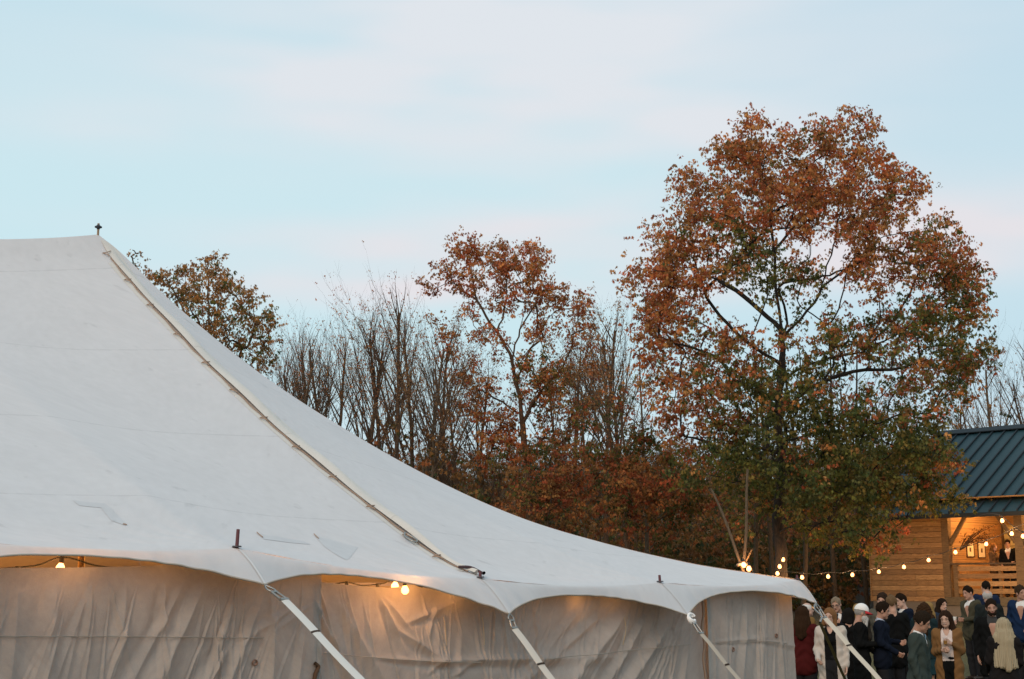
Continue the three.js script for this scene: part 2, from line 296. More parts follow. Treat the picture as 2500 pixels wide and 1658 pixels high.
// poles
part('center_pole', mergeGeometries([bar(T(0, 0, groundY(TX, -TZ)), T(0, 0, EYE + 4.09), 0.05, 0.012, 10)]), woodPole, tent);
part('finial', new THREE.LatheGeometry([[0.001, 0], [0.016, 0], [0.018, 0.012], [0.04, 0.02], [0.042, 0.032], [0.02, 0.045], [0.015, 0.055], [0.001, 0.058]].map(p => new THREE.Vector2(...p)), 20).translate(...T(0, 0, EYE + 4.02).toArray()), std([0.02, 0.02, 0.03], 0.5), tent);
part('center_pole', bar(T(MID, 0, 0.2), T(MID, 0, EYE + 4.14), 0.07, 0.035, 10), woodPole, tent);
const poleTop = [[-7.32, 558, 1228, 0.3], [-4.88, 0, 0, 0.3], [-2.44, 0, 0, 0.13], [0, 0, 0, 0.06], [2.44, 0, 0, 0.07], [4.88, 0, 0, 0.05]];
for (const [s, , , up] of poleTop) {
  const g = eaveH(s), lean = s === -2.44 ? 0.014 : 0.006, foot = T(s, R - 0.32, groundY(0, -12) - 0.05), topP = T(s + lean, R - 0.02, g + up);
  const p = part('side_pole', bar(T(s, R - 0.01, g - 0.0), topP, 0.013, 0.012, 8), poleMat, tent);
  part('pole_shaft', bar(foot, T(s, R - 0.32, g - 0.01), 0.035, 0.035, 8), woodPole, tent);
  p.add(part('washer', new THREE.CylinderGeometry(0.03, 0.034, 0.01, 14).translate(...T(s, R - 0.01, g + 0.012).toArray()), std([0.05, 0.04, 0.045], 0.6)));
  // webbing sewn from the pole to the guy point
  const e = edgeAt(s), tip = T(s + (0), R + e.out, e.h), off = V(SA, 0, CA).multiplyScalar(0.004);
  part('webbing', gridGeo(2, 10, (u, v) => { const q = skirtPt(s, 0.05 + v * 0.95, 0).add(off); q.addScaledVector(V(CA, 0, -SA), (u - 0.5) * 0.02); q.y += 0.002; return q; }), std([0.6, 0.58, 0.57], 0.95), tent);
}
// guy straps: a ring, a hook, a ratchet and flat webbing down to a stake
function strap(a, b, w, twist = 0) { // flat webbing from a to b
  const d = b.clone().sub(a), sideV = V(CA, 0, -SA).applyAxisAngle(d.clone().normalize(), twist), n = d.clone().normalize().cross(sideV), L = d.length();
  return gridGeo(3, 40, (u, v) => a.clone().addScaledVector(d, v).addScaledVector(sideV, (u - 0.5) * w).add(V(0, -0.025 * Math.sin(Math.PI * v) * L * 0.12, 0)).addScaledVector(n, 0.004 * Math.sin(v * 25) + 0.004 * Math.cos((u - 0.5) * 3)), (u, v) => [u, v * L]);
}
const strapMat = [std([0.6, 0.58, 0.54], 0.85), std([0.56, 0.5, 0.43], 0.85), std([0.4, 0.34, 0.27], 0.85), std([0.6, 0.51, 0.4], 0.85), std([0.16, 0.13, 0.05], 0.9)];
const stake = (p) => part('stake', bar(V(p.x, groundY(p.x, p.z) - 0.1, p.z), V(p.x, groundY(p.x, p.z) + 0.35, p.z), 0.016, 0.016, 8), std([0.2, 0.1, 0.07], 0.7, { metalness: 0.5 }), tent);
function guy(s, hook, startPx, endPx, w, mat, corner) {
  const e = edgeAt(s), tip = T(s, R + e.out, e.h);
  const h = onS(s, ...hook), p0 = T(s, h.t, h.h), q = onS(s, ...startPx), p1 = T(s, q.t, q.h), r = onS(s, ...endPx), p2 = T(s, r.t, r.h), dir = p2.clone().sub(p1).normalize();
  const far = p1.clone().addScaledVector(dir, (p1.y - 0.15) / -dir.y);
  const m = strap(p1, far, w, 0.15); const st = part('guy_strap', m, mat, tent);
  st.add(part('stitching', strap(p1.clone().addScaledVector(dir, 0.38), p1.clone().addScaledVector(dir, 0.395), w * 1.08, 0.15), std([0.12, 0.08, 0.06], 0.9)));
  const mid = tip.clone().lerp(p1, 0.5), c = V(CA, 0, -SA);
  part('ring', tube([tip, tip.clone().lerp(p1, 0.35).addScaledVector(c, 0.03), mid, tip.clone().lerp(p1, 0.35).addScaledVector(c, -0.03), tip], 0.007, 24, 6), steelMat, tent);
  part('ratchet', mergeGeometries([bar(mid.clone().addScaledVector(c, -0.022), p1.clone().addScaledVector(c, -0.028), 0.008, 0.008, 6), bar(mid.clone().addScaledVector(c, 0.022), p1.clone().addScaledVector(c, 0.028), 0.008, 0.008, 6), bar(p1.clone().addScaledVector(c, -0.035), p1.clone().addScaledVector(c, 0.035), 0.012, 0.012, 8), bar(mid.clone().addScaledVector(c, -0.025), mid.clone().addScaledVector(c, 0.025), 0.01, 0.01, 8)]), steelMat, tent);
  stake(far); return { tip, p1, far };
}
guy(-2.44, [630, 1356], [656, 1384], [835, 1568], 0.062, strapMat[0]);
guy(0, [1170, 1424], [1187, 1450], [1275, 1568], 0.07, strapMat[1]);
guy(2.44, [1592, 1424], [1618, 1462], [1690, 1548], 0.055, strapMat[2]);
guy(4.88, [1886, 1402], [1904, 1426], [2030, 1568], 0.085, strapMat[3], true);
{ // the corner's second strap runs out along the end of the tent
  const e = edgeAt(4.88), tip = T(4.88, R + e.out, e.h), a = at(1893, 1437, 14.9), b = at(1952, 1568, 16.2), d = b.clone().sub(a).normalize(), far = a.clone().addScaledVector(d, (a.y - 0.1) / -d.y);
  part('guy_strap', strap(a, far, 0.075, 1.1), strapMat[4], tent, 'olive webbing strap off the tent corner'); stake(far);
  part('hook', tube([tip, tip.clone().lerp(a, 0.3).add(V(-0.03, 0, 0)), tip.clone().lerp(a, 0.7).add(V(0.03, 0, 0)), a], 0.012, 16, 6), steelMat, tent);
}

// side walls: hanging canvas panels with folds
const foldLines = [ // x0, y0, x1, y1, width (m), depth (m): read along the wall
  [150, 1330, 118, 1568, 0.09, 0.05], [232, 1345, 220, 1450, 0.03, 0.03], [232, 1345, 180, 1480, 0.03, 0.02], [490, 1350, 380, 1568, 0.08, 0.06], [440, 1355, 330, 1560, 0.05, 0.035], [565, 1370, 530, 1480, 0.03, 0.03], [625, 1380, 545, 1568, 0.05, 0.045], [648, 1390, 640, 1568, 0.075, 0.05], [560, 1480, 500, 1568, 0.06, 0.03], [270, 1330, 300, 1460, 0.02, 0.012], [60, 1350, 40, 1568, 0.06, 0.03], [310, 1350, 300, 1460, 0.05, 0.03], [400, 1345, 395, 1420, 0.04, 0.025], [700, 1400, 640, 1440, 0.03, 0.03], [740, 1395, 690, 1430, 0.025, 0.02], [720, 1450, 705, 1568, 0.04, 0.03],
  [752, 1395, 830, 1568, 0.035, 0.05], [790, 1360, 905, 1568, 0.07, 0.04], [900, 1370, 935, 1450, 0.04, 0.04], [935, 1450, 1010, 1500, 0.05, 0.035], [905, 1370, 960, 1440, 0.03, 0.03], [1030, 1400, 1020, 1440, 0.03, 0.03], [960, 1440, 1030, 1410, 0.04, 0.03], [1035, 1430, 1035, 1520, 0.05, 0.02], [1090, 1450, 1080, 1568, 0.05, 0.02], [1120, 1420, 1130, 1490, 0.02, 0.012], [880, 1520, 1000, 1527, 0.03, 0.02], [1000, 1527, 1270, 1522, 0.05, 0.035], [1010, 1560, 1040, 1530, 0.03, 0.02], [1060, 1568, 1110, 1535, 0.03, 0.02],
  [1480, 1400, 1340, 1568, 0.13, 0.1], [1580, 1420, 1480, 1568, 0.08, 0.07], [1440, 1400, 1300, 1520, 0.07, 0.045], [1370, 1400, 1290, 1500, 0.06, 0.035], [1530, 1400, 1430, 1568, 0.05, 0.05], [1620, 1430, 1600, 1568, 0.05, 0.03], [1400, 1460, 1405, 1400, 0.03, 0.02], [1270, 1420, 1250, 1500, 0.05, 0.025],
  [1690, 1400, 1690, 1568, 0.07, 0.03], [1740, 1390, 1725, 1568, 0.06, 0.04], [1780, 1400, 1770, 1568, 0.07, 0.04], [1810, 1390, 1822, 1568, 0.05, 0.03], [1660, 1420, 1668, 1568, 0.05, 0.02], [1650, 1484, 1740, 1476, 0.03, 0.015], [1740, 1476, 1835, 1490, 0.03, 0.012],
].concat(Array.from({ length: 110 }, (_, i) => { const x = rr(0, 1830), y = rr(1335, 1430), l = rr(60, 200), lean = x < 740 ? rr(-70, 5) : x < 1280 ? rr(-20, 45) : x < 1640 ? rr(-90, -10) : rr(-10, 8); return [x, y, x + lean * l / 150, y + l, rr(0.008, 0.022), rr(0.006, 0.02)]; })).map(([x0, y0, x1, y1, w, d]) => { const a = onT(R, x0, y0), b = onT(R, x1, y1); return [a.s, a.h, b.s, b.h, w, d]; });
const wallFold = (s, h) => {
  let d = 0;
  for (const [s0, h0, s1, h1, w, a] of foldLines) {
    const vx = s1 - s0, vy = h1 - h0, l = Math.hypot(vx, vy), t = ((s - s0) * vx + (h - h0) * vy) / l / l;
    if (t < -0.15 || t > 2.2) continue;
    const e = ((s - s0) * vy - (h - h0) * vx) / l / (w * (0.6 + 0.7 * clamp(t))), q = Math.abs(e); if (q > 3) continue;
    d += (w > 0.024 ? 0.75 : 0.85) * a * (Math.exp(-1.7 * Math.abs(e) ** 1.35) - 0.45 * Math.exp(-(e - 1.3) * (e - 1.3) * 2)) * smooth(-0.15, 0.5, t) * smooth(2.2, 1, t);
  }
  d += 0.02 * fbm(s * 2.2 + (2 - h) * 0.9, h * 0.55, 7, 3) + 0.005 * fbm(s * 9 + (2 - h) * 3, h * 2, 1, 3);
  d += 0.003 * fbm(s * 14, h * 17, 4, 3);
  return d;
};
const wallTex = noiseTex(512, 512, (u, v) => { const d = 0.93 + 0.1 * tile(u, v, 1.2, 1.2, 6) + 0.05 * tile(u, v, 7, 7, 3) + 0.03 * tile(u, v, 30, 30, 5); return [d, d * 0.985, d * 0.97]; });
wallTex.repeat.set(0.5, 0.5);
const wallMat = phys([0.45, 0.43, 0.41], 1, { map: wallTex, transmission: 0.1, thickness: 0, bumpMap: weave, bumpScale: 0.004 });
const wallTop = table([[-12.2, 0.2], [-4.5, 0.1], [-3.87, 0.105], [-3.26, 0.118], [-2.79, 0.14], [-2.44, 0.16], [-1.66, 0.1]]);
const wallTop2 = table([[-1.66, 0.045], [-1.57, 0.02], [-0.87, -0.02], [-0.5, 0.02], [0, 0.03], [2.44, 0], [3.35, -0.02]]);
const wallFloor = (s) => { const p = T(s, R, 0); return groundY(p.x, p.z) + 0.01; };
function wallPanel(s0, s1, top, inset, n) {
  return gridGeo(n, 190, (u, v) => { const s = s0 < -10 ? (u < 0.1 ? lerp(s0, -4.8, u * 10) : lerp(-4.8, s1, (u - 0.1) / 0.9)) : lerp(s0, s1, u), ht = EYE + top(s), hb = wallFloor(s), h = v < 0.75 ? lerp(ht, ht - 1.25, v / 0.75) : lerp(ht - 1.25, hb, (v - 0.75) / 0.25); const pin = smooth(0, 0.1, v); return T(s, R - 0.1 - inset + wallFold(s, h) * (0.25 + 0.75 * pin) + 0.05 * (EYE + top(s) - h) * 0.4, h); }, (u, v, q) => uvTent(u, v, V(q.x, 0, q.z)).map((c, i) => i ? q.y : c));
}
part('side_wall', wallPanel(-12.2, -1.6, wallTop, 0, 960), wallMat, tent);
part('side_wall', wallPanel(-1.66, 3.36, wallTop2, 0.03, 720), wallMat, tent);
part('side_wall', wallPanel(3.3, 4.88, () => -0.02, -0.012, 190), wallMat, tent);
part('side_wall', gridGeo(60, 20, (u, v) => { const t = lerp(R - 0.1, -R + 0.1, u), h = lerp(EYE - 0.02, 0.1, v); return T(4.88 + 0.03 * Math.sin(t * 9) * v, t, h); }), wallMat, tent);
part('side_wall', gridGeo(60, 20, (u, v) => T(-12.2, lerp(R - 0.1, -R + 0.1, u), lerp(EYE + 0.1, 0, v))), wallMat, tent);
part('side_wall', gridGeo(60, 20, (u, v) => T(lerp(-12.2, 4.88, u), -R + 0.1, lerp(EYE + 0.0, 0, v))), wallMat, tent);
// seams across the walls, and a cord lacing two of them together
const wallLine = (pts, w, mat, name) => { const q = pts.map(p => { const o = onT(R, ...p); return T(o.s, R - 0.1 + wallFold(o.s, o.h) + 0.05 * 0.4 * Math.max(0, EYE - o.h) + 0.02, o.h); }); part(name, tube(q, w, pts.length * 10, 4), mat, tent); };
const seamMat = std([0.36, 0.33, 0.29], 0.9);
wallLine(Array.from({ length: 26 }, (_, i) => [i * 25, 1470 + i * 0.02 + 3 * Math.max(0, i - 12) / 12]), 0.0035, seamMat, 'wall_seam');
wallLine(Array.from({ length: 16 }, (_, i) => [760 + i * 24, 1508 + 22 * Math.sin(i / 15 * 1.6)]), 0.0035, seamMat, 'wall_seam');
wallLine(Array.from({ length: 14 }, (_, i) => [1270 + i * 26, 1522 - i * 2.6]), 0.0035, seamMat, 'wall_seam');
wallLine(Array.from({ length: 8 }, (_, i) => [1655 + i * 25, 1484 + 3 * Math.sin(i)]), 0.003, seamMat, 'wall_seam');
wallLine([[1636, 1386], [1638, 1420], [1634, 1450], [1640, 1490], [1637, 1520], [1642, 1568]], 0.012, cordMat, 'wall_lacing');
wallLine([[742, 1532], [750, 1540], [743, 1556], [740, 1570]], 0.016, std([0.12, 0.06, 0.03], 0.9), 'wall_lacing');
for (const [x, y] of [[606, 1531], [1806, 1468], [1706, 1500]]) { const o = onT(R, x, y), c = T(o.s, R - 0.1 + wallFold(o.s, o.h) + 0.03, o.h); const g = new THREE.TorusGeometry(0.018, 0.006, 6, 16); g.rotateY(Math.PI / 2 - TA); g.translate(c.x, c.y, c.z); part('grommet', g, std([0.3, 0.17, 0.12], 0.5, { metalness: 0.5 }), tent); }
for (const x of [1040, 1130, 1450]) wallLine([[x, 1425], [x + 3, 1450], [x + 2, 1490]], 0.003, std([0.55, 0.42, 0.25], 0.9), 'tie_cord');
// ---------------------------------------------------------------- trees
const barkTex = noiseTex(256, 256, (u, v) => { const d = 0.55 + 0.5 * tile(u, v, 7, 2.2, 2) + 0.25 * tile(u, v, 20, 9, 5); return [d, d * 0.97, d * 0.93]; });
const barkBump = noiseTex(256, 256, (u, v) => 0.5 + 0.9 * tile(u, v, 12, 3, 2), false);
const bark = (r, g, b) => std([r, g, b], 0.95, { map: barkTex, bumpMap: barkBump, bumpScale: 0.008 });
const oakBark = bark(0.085, 0.065, 0.05), greyBark = bark(0.36, 0.26, 0.17), paleBark = bark(0.3, 0.24, 0.17), darkBark = bark(0.33, 0.205, 0.125);
// one tapered limb through points with radii
function limb(out, pts, rad, sides) {
  const n = pts.length, base = out.p.length / 3; let nrm = V(1, 0, 0.3), len = 0;
  for (let i = 0; i < n; i++) {
    const d = (i < n - 1 ? pts[i + 1].clone().sub(pts[i]) : pts[i].clone().sub(pts[i - 1])).normalize();
    nrm.addScaledVector(d, -nrm.dot(d)); if (nrm.lengthSq() < 1e-6) nrm.set(d.z, d.x, d.y); nrm.normalize();
    const bi = d.clone().cross(nrm); if (i) len += pts[i].distanceTo(pts[i - 1]);
    for (let k = 0; k <= sides; k++) { const a = k / sides * 2 * Math.PI, c = Math.cos(a), s = Math.sin(a), x = nrm.x * c + bi.x * s, y = nrm.y * c + bi.y * s, z = nrm.z * c + bi.z * s; out.p.push(pts[i].x + x * rad[i], pts[i].y + y * rad[i], pts[i].z + z * rad[i]); out.n.push(x, y, z); out.uv.push(k / sides * Math.max(1, Math.round(rad[0] * 8)), len * 0.7); }
  }
  for (let i = 0; i < n - 1; i++) for (let k = 0; k < sides; k++) { const a = base + i * (sides + 1) + k, b = a + 1, c = a + sides + 1, d = c + 1; out.i.push(a, b, c, b, d, c); }
}
const newWood = () => ({ p: [], n: [], uv: [], i: [] });
function woodGeo(o) { const g = new THREE.BufferGeometry(); g.setAttribute('position', new THREE.Float32BufferAttribute(o.p, 3)); g.setAttribute('normal', new THREE.Float32BufferAttribute(o.n, 3)); g.setAttribute('uv', new THREE.Float32BufferAttribute(o.uv, 2)); g.setIndex(o.i); return g; }
// a spray of pointed, lobed oak leaves hanging off a twig
function leafSpray(n, size, droop, spread) {
  const p = [], ix = [];
  const outline = [[0, 0], [0.1, 0.2], [0.42, 0.3], [0.14, 0.42], [0.5, 0.66], [0.15, 0.7], [0, 1.1], [-0.15, 0.7], [-0.5, 0.66], [-0.14, 0.42], [-0.42, 0.3], [-0.1, 0.2]];
  for (let k = 0; k < n; k++) {
    const a = k / n * 6.283 * 1.62 + rr(-0.5, 0.5), tilt = droop + rr(-0.5, 0.5), sc = size * rr(0.75, 1.25), q = new THREE.Quaternion().setFromEuler(new THREE.Euler(tilt, a, rr(-0.5, 0.5), 'YXZ'));
    const o = V(rr(-1, 1) * spread, rr(-0.8, 0.5) * spread, rr(-1, 1) * spread), base = p.length / 3, curl = rr(-0.35, 0.35);
    const put = (x, y, z) => { const w = V(x * sc, z * sc, y * sc).applyQuaternion(q).add(o); p.push(w.x, w.y, w.z); };
    put(0, 0.45, 0.04);
    for (const [x, y] of outline) put(x, y, -Math.abs(x) * 0.35 + curl * y * y);
    for (let i = 0; i < 12; i++) ix.push(base, base + 1 + i, base + 1 + (i + 1) % 12);
  }
  const g = new THREE.BufferGeometry(); g.setAttribute('position', new THREE.Float32BufferAttribute(p, 3)); g.setIndex(ix); g.computeVertexNormals(); return g;
}
const leafMat = phys([1, 1, 1], 0.9, { transmission: 0.35, thickness: 0, specularIntensity: 0.3 });
const sprays = [leafSpray(7, 0.105, 1.3, 0.12), leafSpray(8, 0.1, 1.5, 0.13), leafSpray(6, 0.115, 1.05, 0.11)];
const looseSprays = [leafSpray(4, 0.1, 1.4, 0.22), leafSpray(3, 0.11, 1.3, 0.18)];
function crownOf(parent, name, list, geos = sprays, mat = leafMat) { // list of [pos, scale, colour]
  geos.forEach((geo, k) => {
    const mine = list.filter((_, i) => i % geos.length === k), m = new THREE.InstancedMesh(geo, mat, mine.length), M = new THREE.Matrix4(), q = new THREE.Quaternion(), e = new THREE.Euler();
    mine.forEach(([p, s, c], i) => { e.set(rr(-0.5, 0.5), rr(0, 6.283), rr(-0.5, 0.5)); q.setFromEuler(e); M.compose(p, q, V(s, s, s)); m.setMatrixAt(i, M); m.setColorAt(i, c); });
    m.name = name; m.castShadow = m.receiveShadow = true; m.userData.kind = 'stuff'; parent.add(m);
  });
}
// wood that reaches a cloud of points from a few drawn limbs
function growTo(limbs, targets, tipR, power, maxR) {
  const nodes = []; // {p, parent, r}
  const add = (p, parent) => { nodes.push({ p, parent, kids: 0, w: 0, len: parent < 0 ? 0 : nodes[parent].len + p.distanceTo(nodes[parent].p) }); return nodes.length - 1; };
  for (const L of limbs) {
    let start = -1;
    if (nodes.length) { let bd = 1e9; nodes.forEach((n, i) => { const d = n.p.distanceTo(L[0]); if (d < bd) { bd = d; start = i; } }); }
    const curve = new THREE.CatmullRomCurve3(start >= 0 ? [nodes[start].p, ...L.slice(1)] : L), n = Math.max(3, Math.ceil(curve.getLength() / 0.35));
    let prev = start >= 0 ? start : add(L[0].clone(), -1);
    for (let i = 1; i <= n; i++) { const p = curve.getPoint(i / n); p.add(V(gauss(), gauss() * 0.6, gauss()).multiplyScalar(0.035)); prev = add(p, prev); }
  }
  const root = nodes[0].p, order = targets.map(t => [t, t.distanceTo(V(root.x, Math.min(t.y, root.y + 6), root.z))]).sort((a, b) => a[1] - b[1]);
  const tips = [];
  for (const [t] of order) {
    let best = -1, bd = 1e9;
    for (let i = 3; i < nodes.length; i++) { const n = nodes[i], d = n.p.distanceTo(t), c = d + 0.12 * n.len + (n.p.y > t.y + 0.2 ? 0.6 * (n.p.y - t.y) : 0); if (c < bd) { bd = c; best = i; } }
    const a = nodes[best].p, D = a.distanceTo(t), steps = Math.max(1, Math.ceil(D / 0.3)); let prev = best;
    const dirP = nodes[best].parent >= 0 ? a.clone().sub(nodes[nodes[best].parent].p).normalize() : V(0, 1, 0);
    const c1 = a.clone().addScaledVector(dirP, D * 0.25).add(V(0, D * 0.06, 0));
    for (let s = 1; s <= steps; s++) { const u = s / steps, p = a.clone().multiplyScalar((1 - u) ** 2).addScaledVector(c1, 2 * u * (1 - u)).addScaledVector(t, u * u); if (s < steps) p.add(V(gauss(), gauss(), gauss()).multiplyScalar(0.025)); prev = add(p, prev); }
    tips.push(prev);
  }
  for (const k of tips) for (let i = k; i >= 0; i = nodes[i].parent) nodes[i].w++;
  const rad = i => Math.min(maxR, tipR * Math.max(1, nodes[i].w) ** power);
  const kids = nodes.map(() => []); nodes.forEach((n, i) => { if (n.parent >= 0) kids[n.parent].push(i); });
  const out = newWood(), stack = [[0, -1]];
  while (stack.length) {
    const [i0, from] = stack.pop(), pts = [], rs = []; let i = i0;
    if (from >= 0) { pts.push(nodes[from].p); rs.push(Math.min(rad(from), rad(i0) * 1.25)); }
    for (; ;) { pts.push(nodes[i].p); rs.push(rad(i)); if (!kids[i].length) break; const ks = kids[i].slice().sort((a, b) => nodes[b].w - nodes[a].w); for (const k of ks.slice(1)) stack.push([k, i]); i = ks[0]; }
    if (pts.length > 1) limb(out, pts, rs, rs[0] > 0.12 ? 10 : rs[0] > 0.04 ? 6 : rs[0] > 0.012 ? 4 : 3);
  }
  return { geo: woodGeo(out), nodes };
}
const RUST = [[0.5, 0.16, 0.05], [0.45, 0.12, 0.045], [0.54, 0.21, 0.06], [0.36, 0.11, 0.045], [0.48, 0.23, 0.075]];
const OLIVE = [[0.09, 0.1, 0.022], [0.15, 0.14, 0.028], [0.06, 0.08, 0.024], [0.22, 0.15, 0.035], [0.12, 0.115, 0.035]];
const BROWN = [[0.38, 0.17, 0.05], [0.3, 0.13, 0.042], [0.44, 0.21, 0.065], [0.23, 0.115, 0.04]];
const TAN = [[0.34, 0.17, 0.07], [0.28, 0.12, 0.05], [0.38, 0.21, 0.09]];
const RED = [[0.38, 0.085, 0.032], [0.3, 0.075, 0.026], [0.42, 0.14, 0.04], [0.22, 0.095, 0.028]];
const pick = (a, l = 1) => { const c = a[Math.floor(rnd() * a.length)], k = rr(0.85, 1.4) * l; return rgb(c[0] * k, c[1] * k, c[2] * k); };
// lobes: [x, y, radius, fill, greenness] on the print, at depth Z; spread in depth around it
function lobedTree({ name, label, group, Z, lobes, limbs, perLobe, spraysPerTip, depth, tipR, power, maxR, wood, palettes, green, leafR = 0.32, scale = 1, light = 1, geos = sprays, cx, cy, rx, ry }) {
  const pxm = Z * 1.0575 / FOCAL, targets = [], info = [];
  for (const [x, y, r, fill = 1, g = 0] of lobes) {
    const u = clamp(1 - ((x - cx) / rx) ** 2 - ((y - cy) / ry) ** 2), dz = depth * Math.sqrt(u);
    const layers = dz > 1.2 ? [-1, 1] : [0];
    for (const L of layers) {
      const c = at(x, y, Z + L * dz * rr(0.7, 1)), n = Math.round(perLobe * fill * (r / 80) ** 2 * (layers.length > 1 ? 0.62 : 1));
      for (let i = 0; i < n; i++) {
        let v; do { v = V(rr(-1, 1), rr(-1, 1), rr(-1, 1)); } while (v.lengthSq() > 1);
        const l = v.length(); v.multiplyScalar(Math.pow(l, 0.35) / Math.max(l, 0.01) * r * pxm * 0.97);
        v.z *= Math.min(1.3, 0.5 + depth / (r * pxm * 4));
        const p = c.clone().add(v); targets.push(p); info.push([g, L]);
      }
    }
  }
  const o = thing(name, label, 'tree', group);
  const LB = limbs.map(l => l.map(q => q.isVector3 ? q : at(q[0], q[1], Z + (q[2] || 0))));
  const { geo } = growTo(LB, targets, tipR, power, maxR);
  part('trunk', geo, wood, o);
  const list = [];
  targets.forEach((t, k) => {
    const [g] = info[k], tone = rr(0.85, 1.15) * light;
    for (let i = 0; i < spraysPerTip; i++) {
      const d = V(gauss(), gauss() * 0.85 - 0.15, gauss()).multiplyScalar(leafR), p = t.clone().add(d);
      const isGreen = green ? green(p, g) : 0;
      list.push([p, scale * rr(0.75, 1.2), pick(rnd() < isGreen ? OLIVE : palettes[Math.floor(rnd() * palettes.length)], tone)]);
    }
  });
  crownOf(o, 'crown', list, geos);
  return o;
}
const down = (x, y, Z, dx = 0) => { const p = at(x, y, Z); return V(p.x + dx, groundY(p.x, p.z) - 0.1, p.z); };

